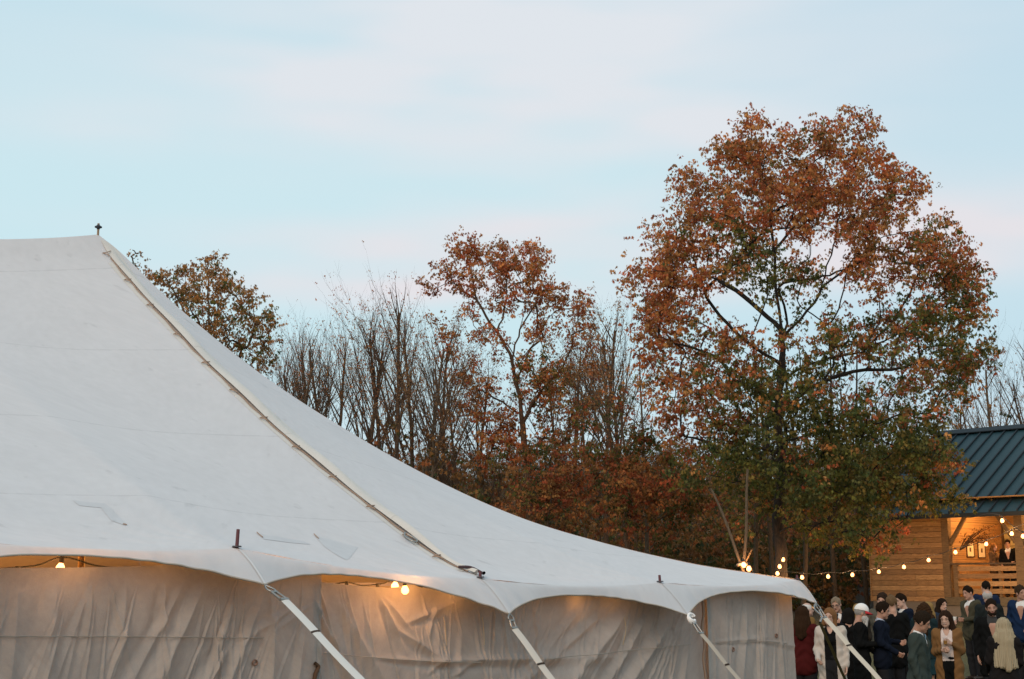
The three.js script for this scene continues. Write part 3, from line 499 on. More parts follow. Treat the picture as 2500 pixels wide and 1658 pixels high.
{ // the great oak
  const Z = 40, c = at(1860, 760, Z);
  lobedTree({
    name: 'oak_tree', label: 'tallest tree, broad oak with rust red and olive leaves beside the barn', Z,
    lobes: [[1740, 320, 66], [1800, 380, 62], [1700, 370, 52], [1872, 335, 60], [1910, 400, 66], [1966, 318, 62], [2010, 380, 54], [2060, 440, 58, 0.9], [2105, 415, 32], [1612, 450, 52], [1590, 420, 32], [1650, 480, 62], [1730, 460, 72], [1820, 470, 66, 0.9], [1900, 480, 66, 0.9], [1980, 480, 62], [2030, 530, 58, 0.8], [1540, 560, 58], [1600, 590, 66], [1690, 560, 62, 0.8, 0.4], [1510, 660, 58], [1570, 690, 62, 0.85], [1465, 655, 28, 0.8], [1740, 590, 66, 0.7, 0.6], [1830, 590, 56, 0.5, 0.4], [1960, 590, 62, 0.55], [2040, 620, 56, 0.7], [2140, 540, 48, 1, 0.5], [2190, 570, 46, 1, 0.3], [2120, 600, 54, 0.9, 0.3], [2225, 640, 52, 1, 0.4], [2236, 632, 26], [2180, 680, 62, 0.9, 0.5], [2228, 712, 44, 1, 0.5], [1530, 750, 56], [1540, 830, 62, 0.9], [1610, 790, 46, 0.6], [1700, 650, 46, 0.5, 0.4], [1775, 690, 42, 0.45, 0.5], [1850, 660, 46, 0.5, 0.5], [1990, 610, 30, 1], [2090, 710, 66, 0.8, 0.4], [2040, 770, 62, 0.8, 0.4], [2150, 790, 72, 0.9, 0.5], [2230, 800, 56, 1, 0.5], [2190, 860, 62, 0.9, 0.5], [1940, 740, 50, 0.6, 0.5], [1960, 810, 46, 0.5, 0.5], [1870, 800, 40, 0.4, 0.4], [1800, 770, 36, 0.5, 0.3], [1690, 800, 46, 0.7, 0.1], [1640, 870, 56, 0.9], [1720, 830, 50, 0.8], [1540, 900, 50, 0.8], [1590, 960, 62, 0.9, 0.2], [1690, 930, 62, 0.95, 0.5], [1780, 900, 66, 1, 0.7], [1850, 930, 62, 1, 0.8], [1900, 880, 56, 0.8, 0.7], [2080, 850, 50, 0.6, 0.5], [2120, 920, 50, 0.7, 0.6], [2010, 940, 52, 1.1, 0.8], [1960, 1010, 62, 1.1, 0.8], [2050, 1000, 66, 1.1, 0.75], [2130, 1010, 62, 1, 0.7], [1860, 1030, 72, 1.1, 0.75], [1760, 1020, 72, 1, 0.75], [1660, 1030, 66, 0.9, 0.5], [1590, 1060, 56, 0.7, 0.4], [1730, 1110, 62, 0.9, 0.75], [1820, 1130, 66, 1, 0.7], [1910, 1110, 72, 1.1, 0.75], [2000, 1090, 72, 1.1, 0.7], [2090, 1080, 66, 1.1, 0.7], [2160, 1070, 50, 1, 0.6], [2190, 1050, 28, 1, 0.5], [2060, 1160, 46, 0.9, 0.6], [1980, 1170, 56, 0.9, 0.7], [1890, 1190, 56, 0.8, 0.7], [2130, 1150, 44, 0.9, 0.6], [2190, 1150, 30, 0.9, 0.6], [1940, 1230, 40, 0.7, 0.6], [2010, 1235, 34, 0.8, 0.6], [2050, 1220, 24, 0.8, 0.5], [1700, 1180, 36, 0.4, 0.6]],
    limbs: [[down(1806, 1290, Z), [1803, 1290], [1800, 1180], [1802, 1050], [1798, 920], [1806, 830], [1800, 745]],
      [[1800, 745], [1790, 640], [1782, 540], [1770, 420], [1745, 330]], [[1795, 770], [1755, 715, 0.5], [1700, 670, 1], [1640, 640, 1.5], [1580, 600, 1.5]], [[1803, 790], [1850, 735], [1885, 690], [1905, 655], [1950, 625, -0.6], [2010, 590, -1]],
      [[1868, 705], [1872, 640], [1868, 560], [1890, 450], [1905, 380]], [[1890, 675], [1915, 600], [1935, 520], [1960, 400], [1966, 340]], [[1800, 850], [1740, 800, -1], [1690, 760, -1.4], [1640, 700, -1.4], [1600, 600, -1]],
      [[1803, 880], [1850, 850, 1], [1910, 828, 1.2], [2000, 812, 1.2], [2080, 800, 1], [2160, 760, 1]], [[1798, 940], [1745, 900, -1], [1690, 870, -1.6], [1660, 830, -2], [1600, 800, -2]], [[2000, 812, 1.2], [2060, 740, 1], [2120, 640, 0.6], [2150, 560, 0.4]],
      [[1800, 960], [1870, 900, -1.5], [1960, 860, -2], [2090, 850, -2.5]], [[1800, 1030], [1900, 1000, -1.5], [2000, 1010, -2.2], [2100, 1040, -2.5], [2170, 1060, -2.5]], [[1800, 1060], [1700, 1020, -1], [1620, 1010, -1.5]], [[1800, 1080], [1780, 1060, -2], [1740, 1080, -2.6]], [[1800, 1100], [1870, 1110, -2], [1960, 1150, -2.6], [2010, 1200, -2.8]]],
    perLobe: 25, spraysPerTip: 12, depth: 3.4, tipR: 0.0065, power: 0.47, maxR: 0.29, wood: oakBark, palettes: [RUST, RUST, BROWN, RED], cx: 1870, cy: 780, rx: 430, ry: 560, leafR: 0.31,
    green: (p, g) => { const n = noise(p.x * 0.55, p.y * 0.55, p.z * 0.55); const t = smooth(9.5, 3.5, p.y); return clamp(g * 1.1 + n * 0.75 + 0.36 * t - 0.1); },
  });
}
{ // the second oak, further back in the middle
  const Z = 60;
  lobedTree({
    name: 'oak_tree', label: 'mid sized orange oak with open crown and forked trunk above the tent slope', Z,
    lobes: [[1075, 575, 34], [1100, 600, 34], [1165, 590, 40], [1230, 575, 28], [1190, 640, 46], [1255, 620, 38], [1030, 640, 36, 0.8], [1090, 660, 42, 0.8], [1280, 665, 34], [1330, 700, 32, 0.9], [1355, 740, 26], [1150, 690, 34, 0.6], [1240, 690, 30, 0.6], [1340, 790, 28, 0.7], [990, 655, 22, 0.8], [1270, 760, 34, 0.5], [1290, 730, 26, 0.5], [1140, 800, 26, 0.6], [1080, 740, 26, 0.3], [1240, 850, 46, 1.1, 0.5], [1290, 880, 40, 1.1, 0.4], [1330, 850, 36, 0.8, 0.2], [1180, 1000, 40, 0.8], [1280, 990, 44, 0.9, 0.3], [1100, 860, 36, 0.6], [1060, 960, 40, 0.6], [1380, 830, 34, 0.9], [1030, 740, 36, 0.5], [1050, 840, 38, 0.6], [1120, 760, 34, 0.6], [1370, 920, 36, 0.8, 0.2], [1330, 1000, 40, 0.8, 0.2], [1200, 1040, 40, 0.9, 0.2], [1110, 1030, 40, 0.8], [1200, 900, 32, 0.7, 0.3], [1260, 930, 38, 0.8, 0.3], [1120, 920, 42, 0.7], [1160, 980, 36, 0.7], [1330, 940, 30, 0.6], [1230, 760, 24, 0.4]],
    limbs: [[down(1226, 1180, Z), [1222, 1180], [1216, 1080], [1206, 980], [1192, 880], [1180, 830]], [[1180, 830], [1150, 770], [1105, 700], [1090, 640], [1078, 590]], [[1180, 830], [1200, 760], [1216, 690], [1190, 620]], [[1190, 860], [1235, 790], [1262, 740], [1310, 700]], [[1200, 760], [1240, 690], [1255, 630]], [[1206, 960], [1160, 930], [1110, 900]], [[1210, 980], [1250, 900], [1290, 860]], [[1150, 770], [1170, 690], [1165, 600]], [[1105, 700], [1040, 650]]],
    perLobe: 32, spraysPerTip: 15, depth: 1.8, tipR: 0.011, power: 0.48, maxR: 0.24, wood: darkBark, palettes: [RUST, BROWN, RUST, RED], cx: 1190, cy: 760, rx: 200, ry: 260, leafR: 0.33, scale: 1.15,
    green: (p, g) => clamp(g * 0.9),
  });
}
{ // rusty oak behind the roof's peak
  const Z = 46;
  lobedTree({
    name: 'oak_tree', label: 'bronze leaved oak rising behind the tent roof just right of the peak', Z,
    lobes: [[478, 612, 32], [515, 625, 24], [440, 640, 38], [390, 640, 30], [365, 650, 20], [490, 660, 38], [540, 660, 24], [430, 700, 40], [480, 720, 38], [520, 730, 32, 0.8], [575, 690, 26], [600, 720, 26], [560, 740, 32], [620, 750, 24], [630, 790, 24], [590, 790, 30, 0.9], [540, 790, 36, 0.8], [490, 780, 40, 0.8], [600, 840, 30, 0.6], [640, 830, 18, 0.5], [560, 850, 34, 0.6], [460, 800, 40]],
    limbs: [[down(500, 1000, Z), [500, 1000], [498, 900], [490, 820], [482, 740], [480, 640]], [[495, 880], [540, 800], [580, 740], [590, 700]], [[497, 900], [560, 860], [610, 800]], [[490, 820], [440, 740], [400, 670]]],
    perLobe: 40, spraysPerTip: 7, depth: 1.6, tipR: 0.009, power: 0.48, maxR: 0.2, wood: darkBark, palettes: [BROWN, BROWN, TAN], cx: 490, cy: 740, rx: 170, ry: 190, leafR: 0.24, scale: 1.0,
    green: () => 0.22,
  });
  lobedTree({
    name: 'oak_tree', label: 'thin topped small tree peeking over the tent roof beside the peak', Z: 49,
    lobes: [[300, 592, 20, 0.8], [318, 612, 16, 0.7], [330, 590, 16, 0.25], [340, 620, 14, 0.3]], limbs: [[down(320, 900, 49), [320, 900], [318, 720], [312, 640], [305, 590]]],
    perLobe: 60, spraysPerTip: 2, depth: 0.8, tipR: 0.014, power: 0.48, maxR: 0.12, wood: darkBark, palettes: [BROWN], cx: 320, cy: 610, rx: 60, ry: 60, leafR: 0.22, scale: 0.9, green: () => 0.3,
  });
}
{ // red oak saplings below the canopy of the big oak
  const defs = [
    ['bushy red leaved young oak low behind the tent, middle of the tree line', 50, 1270, [[1230, 1110, 46], [1280, 1070, 50], [1250, 1160, 50], [1320, 1120, 50], [1300, 1180, 40, 0.7], [1340, 1060, 40], [1210, 1160, 34, 0.8]], 0.2],
    ['bushy red and olive young oak low behind the tent, left of the big oak', 46, 1450, [[1400, 1060, 46], [1450, 1040, 46], [1500, 1060, 50], [1400, 1130, 52], [1460, 1120, 56], [1530, 1110, 50], [1440, 1180, 44, 0.6], [1510, 1170, 44, 0.7], [1580, 1130, 46], [1570, 1180, 36, 0.6], [1620, 1150, 36, 0.8], [1350, 960, 40, 0.5], [1410, 930, 40, 0.45], [1460, 980, 40, 0.6]], 0.3],
  ];
  for (const [label, Z, x, lobes, g] of defs) lobedTree({ name: 'young_oak', label, Z, lobes, limbs: [[down(x, 1300, Z), [x, 1300], [x - 4, 1200], [x + 6, 1120], [x, 1050]], [[x - 4, 1220], [x - 40, 1170], [x - 60, 1120]], [[x, 1180], [x + 50, 1140], [x + 80, 1090]]], perLobe: 30, spraysPerTip: 11, light: 0.72, depth: 1.4, tipR: 0.007, power: 0.48, maxR: 0.1, wood: darkBark, palettes: [RED, RUST, BROWN, RED], cx: x, cy: 1130, rx: 170, ry: 130, leafR: 0.32, green: (p) => clamp(g + 0.7 * noise(p.x * 0.6, p.y * 0.6, p.z * 0.6)) });
}
// bare trees: upright forking, fine twigs, a few leaves left
function bareTree(H, forks, spread, leaves, R0, pal) {
  const out = newWood(), list = [];
  const grow = (p, d, len, r, lvl) => {
    const n = Math.max(3, Math.round(len / (lvl < 2 ? 0.6 : 0.35))), pts = [p.clone()], rs = [r], dir = d.clone(); let q = p.clone();
    for (let i = 1; i <= n; i++) {
      dir.add(V(gauss(), 0, gauss()).multiplyScalar(0.055 + 0.02 * lvl)).add(V(0, lvl ? 0.045 : 0.02, 0)).normalize(); q = q.clone().addScaledVector(dir, len / n); pts.push(q); rs.push(r * lerp(1, lvl > 2 ? 0.3 : 0.38, i / n));
      const start = lvl === 0 ? 0.42 : 0.15;
      if (lvl < 4 && i / n > start && rnd() < [0.75, 0.7, 0.62, 0.34][lvl] * forks) {
        const kids = lvl === 0 && rnd() < 0.4 ? 2 : 1;
        for (let k = 0; k < kids; k++) { const a = rr(0, 6.283), s = spread * rr(0.7, 1.6), side = V(Math.cos(a), 0, Math.sin(a)), nd = dir.clone().multiplyScalar(Math.cos(s)).addScaledVector(side, Math.sin(s)).normalize(); grow(q, nd, len * (lvl === 0 ? (1.05 - i / n) * 0.62 + 0.08 : rr(0.32, 0.6)), Math.max(0.0045, rs[i] * (lvl ? 0.6 : 0.5)), lvl + 1); }
      }
      if (lvl > 1 && rnd() < leaves) list.push([q.clone().add(V(gauss(), gauss(), gauss()).multiplyScalar(0.12)), rr(0.7, 1.1), pick(pal)]);
    }
    limb(out, pts, rs, lvl === 0 ? 8 : lvl === 1 ? 5 : 3);
  };
  grow(V(0, -0.2, 0), V(gauss() * 0.03, 1, gauss() * 0.03).normalize(), H, R0, 0);
  return { geo: woodGeo(out), list };
}
const bareKinds = [bareTree(14, 0.88, 0.42, 0.06, 0.17, BROWN), bareTree(15.5, 0.92, 0.36, 0.16, 0.19, RUST), bareTree(12, 0.9, 0.42, 0.05, 0.14, BROWN), bareTree(13, 0.98, 0.42, 0.3, 0.14, TAN)];
function plantBare(kind, x, topY, Z, label, wood, turn, name = 'bare_tree') {
  const b = bareKinds[kind], top = at(x, topY, Z), g = groundY(top.x, top.z), full = new THREE.Box3().setFromBufferAttribute(b.geo.attributes.position).max.y;
  const o = thing(name, label, 'tree', null, V(top.x, g, top.z)); o.rotation.y = turn; const s = (top.y - g) / full; o.scale.setScalar(s);
  part('trunk', b.geo, wood, o);
  if (b.list.length) crownOf(o, 'crown', b.list, looseSprays);
  return o;
}
const bareList = [
  [0, 690, 690, 66, 'pale bare tree with fine twigs next to the bronze oak'], [2, 655, 740, 60, 'slim bare tree brushing the right edge of the bronze oak'], [0, 760, 672, 70, 'bare pale tree standing between the bronze oak and the tall leaf-tipped tree'], [2, 820, 720, 64, 'leaning bare tree left of the tallest slim tree'],
  [1, 925, 580, 58, 'tallest slim bare tree with a few brown leaves at its tip'], [1, 880, 660, 60, 'bare tree with scattered rust leaves touching the tallest slim tree on its left'], [3, 985, 690, 57, 'thin bare tree with scattered leaves between the slim tree and the orange oak'], [0, 1035, 720, 55, 'dark straight bare tree in front of the orange oak'], [3, 1060, 760, 63, 'thin leaf-speckled tree under the left side of the orange oak'],
  [2, 1130, 830, 66, 'small bare tree under the fork of the orange oak'], [3, 1390, 640, 58, 'sparse tan leaved tree close to the big oak on its left'], [0, 1435, 630, 62, 'thin bare tree half hidden behind the big oak left edge'], [3, 1350, 790, 55, 'tan leaved tree right of the orange oak'], [3, 1460, 800, 52, 'tan leaved shorter tree before the left edge of the big oak'],
  [1, 720, 700, 74, 'fine twigged bare tree far behind the gap right of the bronze oak'], [3, 850, 700, 62, 'leaf-speckled slim tree leaning in left of the tallest slim tree'], [3, 1010, 670, 60, 'thin rusty tree touching the left tip of the orange oak'], [3, 1290, 760, 66, 'tan speckled tree behind the right half of the orange oak'], [3, 1420, 720, 56, 'tan leaved slim tree touching the big oak lower left edge'], [1, 680, 760, 58, 'bare forked tree hugging the tent slope by the bronze oak'], [3, 900, 800, 54, 'low rusty slim tree just above the tent slope'], [3, 1000, 830, 53, 'low rust dotted tree above the tent slope before the orange oak'],
  [1, 790, 700, 70, 'faint bare tree far back left of the tallest slim tree'], [1, 955, 660, 66, 'straight bare tree just right of the tallest slim tree'], [3, 1100, 770, 66, 'speckled tree seen under the left limb of the orange oak'], [1, 1325, 720, 68, 'far bare tree at the right rim of the orange oak'],
  [0, 2345, 700, 62, 'bare tree above the barn roof at the frame edge'], [2, 2300, 740, 66, 'bare twiggy tree above the barn roof, second from the frame edge'], [3, 2200, 860, 60, 'thin leaf-dotted tree above the barn ridge beside the big oak'], [0, 2250, 840, 70, 'short bare tree rising over the barn ridge'], [3, 2320, 880, 58, 'low reddish tree just above the barn ridge'], [3, 2050, 830, 56, 'slender tree seen through the right half of the big oak'], [2, 1985, 800, 58, 'slender bare tree seen through the middle of the big oak'],
];
bareList.forEach(([k, x, y, Z, label], i) => plantBare(k, x, y, Z, label, i % 3 ? darkBark : greyBark, i * 1.37));
// thin trunks at the edge of the wood below the oak
const trunkLabels = ['crooked pale sapling trunk just right of the big oak trunk', 'thin pale trunk left of the big oak trunk', 'straight thin trunk beside the barn corner', 'grey thin trunk halfway between oak trunk and barn', 'thin trunk close behind the wooden tripod poles', 'thin grey trunk above the hanging bulbs nearest the tent corner', 'slim trunk under the red young oak'];
[[1838, 44], [1778, 46], [1996, 48], [1930, 47], [1752, 45], [1868, 50], [1490, 50]].forEach(([x, Z], i) => {
  const o = thing('sapling', trunkLabels[i], 'tree'), b = down(x + (i === 0 ? 8 : 0), 1340, Z), out = newWood(), n = 14, pts = [], rs = [];
  for (let k = 0; k <= n; k++) { const u = k / n; pts.push(V(b.x + 0.1 * Math.sin(u * 5 + i) * (i === 0 ? 2.2 : 0.8), b.y + u * 9, b.z + 0.1 * Math.cos(u * 4 + i))); rs.push(lerp(0.085, 0.02, u)); }
  limb(out, pts, rs, 8);
  for (let k = 4; k < n; k++) for (let m = 0; m < 2; m++) { const a = rr(0, 6.28), q = [pts[k]], r2 = [rs[k] * 0.5]; let d = V(Math.cos(a), 0.7, Math.sin(a)).normalize(), c = pts[k]; for (let s = 1; s < 6; s++) { d.add(V(gauss() * 0.15, 0.08, gauss() * 0.15)).normalize(); c = c.clone().addScaledVector(d, rr(0.2, 0.35)); q.push(c); r2.push(r2[0] * (1 - s / 6.5)); } limb(out, q, r2, 3); }
  part('trunk', woodGeo(out), paleBark, o);
});
{ // the wood behind: a mass of trunks, twigs and brown underbrush
  const kinds = [0, 2, 3].map(k => bareKinds[k].geo), M = new THREE.Matrix4(), q = new THREE.Quaternion();
  kinds.forEach((geo, k) => {
    const n = 170, m = new THREE.InstancedMesh(geo, k ? darkBark : greyBark, n);
    for (let i = 0; i < n; i++) {
      const Z = 62 + 95 * rnd() ** 1.3, a = rr(-0.33, 0.4), x = a * Z; q.setFromAxisAngle(V(0, 1, 0), rr(0, 6.28)); const s = rr(0.36, 0.6) * (a > 0.27 || a < -0.1 ? 0.8 : 1) * lerp(0.75, 1, smooth(62, 110, Z));
      M.compose(V(x, groundY(x, -Z), -Z), q, V(s, s, s)); m.setMatrixAt(i, M); m.setColorAt(i, rgb(1, 1, 1).multiplyScalar(rr(0.7, 1.2)));
    }
    m.name = numbered('woodland'); m.castShadow = m.receiveShadow = true; m.userData = { kind: 'stuff', label: 'bare brown wood behind the field', category: 'wood' }; scene.add(m);
  });
  const list = [];
  for (let i = 0; i < 44000; i++) { // leaves and brush that fill the wood
    const Z = 50 + 100 * rnd(), a = rr(-0.36, 0.42), x = a * Z, g = groundY(x, -Z), low = rnd() ** 1.7, y = g + low * (3.6 + 3.8 * (0.5 + noise(x * 0.13, Z * 0.13, 5)) + 2.5 * smooth(70, 130, Z));
    list.push([V(x, y, -Z), rr(1.2, 2.0), pick(rnd() < 0.3 ? RUST : rnd() < 0.6 ? BROWN : OLIVE, lerp(0.5, 0.7, rnd()))]);
  }
  for (let i = 0; i < 9000; i++) { const Z = rr(47, 66), a = rr(0.1, 0.32), x = a * Z; if (Z < 56 && a > 0.235) continue; list.push([V(x, groundY(x, -Z) + rr(0, 2.4) * rnd() + 0.05, -Z), rr(1.1, 1.9), pick(rnd() < 0.5 ? OLIVE : BROWN, 0.5)]); }
  const holder = new THREE.Group(); holder.name = 'underbrush'; holder.userData = { kind: 'stuff', label: 'brown and olive underbrush in the wood', category: 'underbrush' }; scene.add(holder);
  crownOf(holder, 'brush_leaves', list, sprays);
}
// ---------------------------------------------------------------- barn
const BB = 46 * Math.PI / 180, bw = V(Math.cos(BB), 0, Math.sin(BB)), bn = V(Math.sin(BB), 0, -Math.cos(BB)); // along the front to the right, and back into the barn
const EAVE = at(1990, 1198, 46);
const woodTex = noiseTex(256, 256, (u, v) => { const d = 0.78 + 0.4 * tile(u, v, 1.5, 16, 3) + 0.2 * tile(u, v, 5, 40, 8) - (tile(u, v, 4, 4, 11) > 0.3 ? 0.12 : 0); return [d, d * 0.96, d * 0.9]; });
const pine = [[0.56, 0.35, 0.16], [0.48, 0.3, 0.13], [0.64, 0.42, 0.2], [0.42, 0.26, 0.12]].map(c => std(c, 0.75, { map: woodTex }));
const timber = std([0.27, 0.19, 0.1], 0.85, { map: woodTex }), darkTimber = std([0.15, 0.11, 0.07], 0.85, { map: woodTex }), inner = [[0.6, 0.36, 0.15], [0.56, 0.33, 0.135], [0.63, 0.39, 0.17]].map(c => std(c, 0.7, { map: woodTex }));
const roofMat = std([0.008, 0.04, 0.052], 0.6), ribMat = std([0.006, 0.014, 0.02], 0.7);
const barn = thing('barn', 'small wooden barn with dark teal standing seam metal roof and lit open porch', 'barn');
const BW = (k, n, y) => EAVE.clone().addScaledVector(bw, k).addScaledVector(bn, n).setY(y);
function bbox(k0, k1, n0, n1, y0, y1) { const g = new THREE.BoxGeometry(k1 - k0, y1 - y0, n1 - n0); const a = g.attributes.uv; for (let i = 0; i < a.count; i++) a.setXY(i, a.getX(i) * (k1 - k0) * 0.6 + k0, a.getY(i) * (y1 - y0) + y0 * 3.7); g.rotateY(-BB); const c = BW((k0 + k1) / 2, (n0 + n1) / 2, (y0 + y1) / 2); g.translate(c.x, c.y, c.z); return g; }
// where along the front a pixel column falls
function kAt(x, y, n) { const r = ray(x, y), c = BW(0, n, 0); return (r.k * -c.z - c.x) / (bw.x + r.k * bw.z); }
function yAt(x, y, n) { const k = kAt(x, y, n), p = BW(k, n, 0); return EYE + ray(x, y).e * -p.z; }
const NW = 0.45, FLOOR = yAt(2185, 1378, NW), TOPW = EAVE.y + 0.1, kL = kAt(2012, 1330, NW), kP = kAt(2179, 1330, NW), kP1 = kAt(2195, 1330, NW), kQ = kAt(2348, 1330, NW), kEnd = kQ + 7, RUN = 5.0, RISE = at(2200, 1007, 49.5).y - EAVE.y;
const gB = Math.min(groundY(BW(kL, 0, 0).x, BW(kL, 0, 0).z), groundY(BW(kEnd, 0, 0).x, BW(kEnd, 0, 0).z)) - 0.3, DEEP = 2 * RUN - 0.9;
part('foundation', bbox(kL + 0.02, kEnd, NW + 0.02, DEEP + 0.2, gB, FLOOR - 0.1), std([0.16, 0.14, 0.11], 0.95), barn);
// front siding left of the porch, board by board
const siding = part('wall', bbox(kL + 0.03, kP - 0.02, NW + 0.06, NW + 0.14, FLOOR - 0.12, TOPW), timber, barn);
const BH = (TOPW - FLOOR + 0.25) / 17;
for (let i = 0; i < 17; i++) { const y = FLOOR - 0.15 + i * BH; const split = i % 3 === 1 ? kL + (kP - kL) * 0.62 : 0; const put = (a, b) => siding.add(part('board', bbox(a, b, NW + 0.004 * (i % 2), NW + 0.05, y + 0.006, y + BH - 0.006), pine[(i * 7 + (a > kL + 0.5 ? 2 : 0)) % 4])); if (split) { put(kL, split - 0.003); put(split + 0.003, kP); } else put(kL, kP); }
part('corner_board', bbox(kL - 0.05, kL - 0.003, NW - 0.02, NW + 0.1, FLOOR - 0.15, TOPW), pine[1], barn);
// gable wall on the left, back wall, right part
part('wall', bbox(kL, kL + 0.1, NW + 0.16, DEEP, FLOOR, TOPW), pine[0], barn);
part('wall', bbox(kL, kEnd, DEEP, DEEP + 0.12, FLOOR, TOPW), pine[2], barn);
part('wall', bbox(kEnd - 0.1, kEnd, NW, DEEP - 0.01, FLOOR, TOPW), pine[2], barn);
part('floor', bbox(kL + 0.1, kEnd - 0.11, NW + 0.15, DEEP - 0.01, FLOOR - 0.08, FLOOR), timber, barn);
part('rim_board', bbox(kP, kEnd, NW - 0.02, NW + 0.08, FLOOR - 0.26, FLOOR - 0.005), std([0.2, 0.17, 0.11], 0.9, { map: woodTex }), barn);
// porch posts with braces
for (const [a, b] of [[kP, kP1], [kQ, kQ + 0.26], [kQ + 2.8, kQ + 3.06]]) {
  part('post', bbox(a + 0.004, b, NW - 0.03, NW + 0.17, FLOOR - 0.001, TOPW), timber, barn);
  for (const sg of a === kP ? [1] : [-1, 1]) { const p = BW(sg > 0 ? b : a, NW + 0.07, TOPW - 0.95), q = BW((sg > 0 ? b : a) + sg * 0.62, NW + 0.07, TOPW - 0.02); part('brace', bar(p, q, 0.075, 0.075, 4), timber, barn); }
}
part('beam', bbox(kP, kEnd, NW - 0.02, NW + 0.16, TOPW + 0.003, TOPW + 0.2), darkTimber, barn);
part('header', bbox(kL - 0.05, kP - 0.01, NW - 0.03, NW + 0.1, TOPW + 0.004, TOPW + 0.2), darkTimber, barn);
// railing of horizontal boards
for (const [a, b] of [[kP1, kQ], [kQ + 0.27, kQ + 2.79]]) {
  const rail = part('railing', bbox(a, b, NW - 0.03, NW + 0.13, FLOOR + 0.97, FLOOR + 1.02), darkTimber, barn);
  for (let i = 0; i < 4; i++) { const y = FLOOR + 0.1 + i * 0.225; rail.add(part('rail_board', bbox(a + 0.24, b - 0.01, NW + 0.002, NW + 0.035, y, y + 0.145), pine[(i + 1) % 4])); }
  rail.add(part('rail_post', bbox(a + 0.1, a + 0.24, NW - 0.01, NW + 0.09, FLOOR, FLOOR + 0.965), timber));
  rail.add(part('rail_post', bbox(b - 0.6, b - 0.52, NW + 0.04, NW + 0.09, FLOOR, FLOOR + 0.965), timber));
}
// porch room: the side wall with the prints, the back wall with a lit window
function nAt(x, y, k) { const r = ray(x, y), c = BW(k, 0, 0); return (r.k * -c.z - c.x) / (bn.x + r.k * bn.z); }
function ySide(x, y, k) { const p = BW(k, nAt(x, y, k), 0); return EYE + ray(x, y).e * -p.z; }
const KS = kP + 0.2, NB = nAt(2313, 1260, KS), side = part('wall', bbox(KS - 0.1, KS - 0.05, NW + 0.18, NB, FLOOR, TOPW + 0.4), timber, barn);
for (let i = 0; i < 14; i++) { const h = (TOPW + 0.38 - FLOOR) / 14, y = FLOOR + i * h, jn = lerp(NW + 0.2, NB, 0.2 + 0.6 * ((i * 0.37) % 1)); for (const [a, b] of [[NW + 0.18, jn - 0.002], [jn + 0.002, NB]]) side.add(part('board', bbox(KS - 0.05, KS - 0.003 * (i % 2), a, b, y + 0.003, y + h - 0.004), inner[(i * 5 + (a > 1 ? 1 : 0)) % 3])); }
part('corner_board', bbox(KS - 0.1, KS + 0.03, NB + 0.002, NB + 0.1, FLOOR, TOPW + 0.4), darkTimber, barn);
part('wall', bbox(kL + 0.11, kEnd - 0.11, NB + 0.75, NB + 0.83, FLOOR, TOPW + 0.4), inner[1], barn);
const kw0 = kAt(2318, 1240, NB + 0.7), kw1 = kAt(2347, 1240, NB + 0.7), blind = part('window', bbox(kw0, kw1, NB + 0.71, NB + 0.745, FLOOR + 0.9, FLOOR + 2.3), std([0.5, 0.4, 0.2], 0.8), barn);
for (let i = 0; i < 6; i++) blind.add(part('slat', bbox(kw0 + 0.02, kw1 - 0.02, NB + 0.67, NB + 0.708, FLOOR + 0.95 + i * 0.23, FLOOR + 1.09 + i * 0.23), std([0.75, 0.62, 0.32], 0.8)));
for (let i = 0; i < 10; i++) { const k = kP + 0.35 + i * 0.62; part('rafter', bbox(k, k + 0.06, NW + 0.18, NB + 0.7, TOPW + 0.21, TOPW + 0.38), timber, barn); }
part('ceiling', bbox(kL + 0.12, kEnd - 0.12, NW + 0.02, DEEP - 0.02, TOPW + 0.42, TOPW + 0.46), inner[1], barn);
// roof: pans between standing seams, both slopes
const roof = new THREE.Group(); roof.name = 'roof'; barn.add(roof);
const kR0 = -0.02, kR1 = kEnd + 0.4, PANS = Math.round((kR1 - kR0) / 0.44), pw = (kR1 - kR0) / PANS;
function slopeSlab(k0, k1, lift, thick, backSide) { const p = (k, u, d) => BW(k, backSide ? 2 * RUN - u * RUN : u * RUN, EAVE.y + RISE * u + lift - d); const g = new THREE.BoxGeometry(1, 1, 1), a = g.attributes.position; for (let i = 0; i < a.count; i++) { const q = p(a.getX(i) > 0 ? k1 : k0, a.getZ(i) > 0 ? 0 : 1, a.getY(i) > 0 ? 0 : thick); a.setXYZ(i, q.x, q.y, q.z); } g.computeVertexNormals(); return g; }
for (let i = 0; i < PANS; i++) for (const b of [false, true]) { roof.add(part('roof_panel', slopeSlab(kR0 + i * pw + 0.002, kR0 + (i + 1) * pw - 0.002, 0.06, 0.05, b), roofMat)); if (i) roof.add(part('roof_seam', slopeSlab(kR0 + i * pw - 0.02, kR0 + i * pw + 0.02, 0.125, 0.064, b), ribMat)); }
roof.add(part('ridge_cap', mergeGeometries([slopeSlab(kR0 - 0.02, kR1 + 0.02, 0.17, 0.03, false), slopeSlab(kR0 - 0.02, kR1 + 0.02, 0.17, 0.03, true)].map((g, i) => mapGeo(g, p => { const u = (p.y - EAVE.y) / RISE; return u < 0.5 ? p.clone().lerp(BW(0, 0, 0).copy(p).addScaledVector(bn, (i ? -1 : 1) * RUN * 0.95).setY(p.y + RISE * 0.95), 1) : p; }))), ribMat));
roof.add(part('fascia', bbox(kR0, kR1, -0.03, 0.0, EAVE.y - 0.07, EAVE.y + 0.05), ribMat));
roof.add(part('rake_trim', slopeSlab(kR0 - 0.04, kR0, 0.13, 0.22, false), ribMat)); roof.add(part('rake_trim', slopeSlab(kR0 - 0.04, kR0, 0.13, 0.22, true), ribMat));
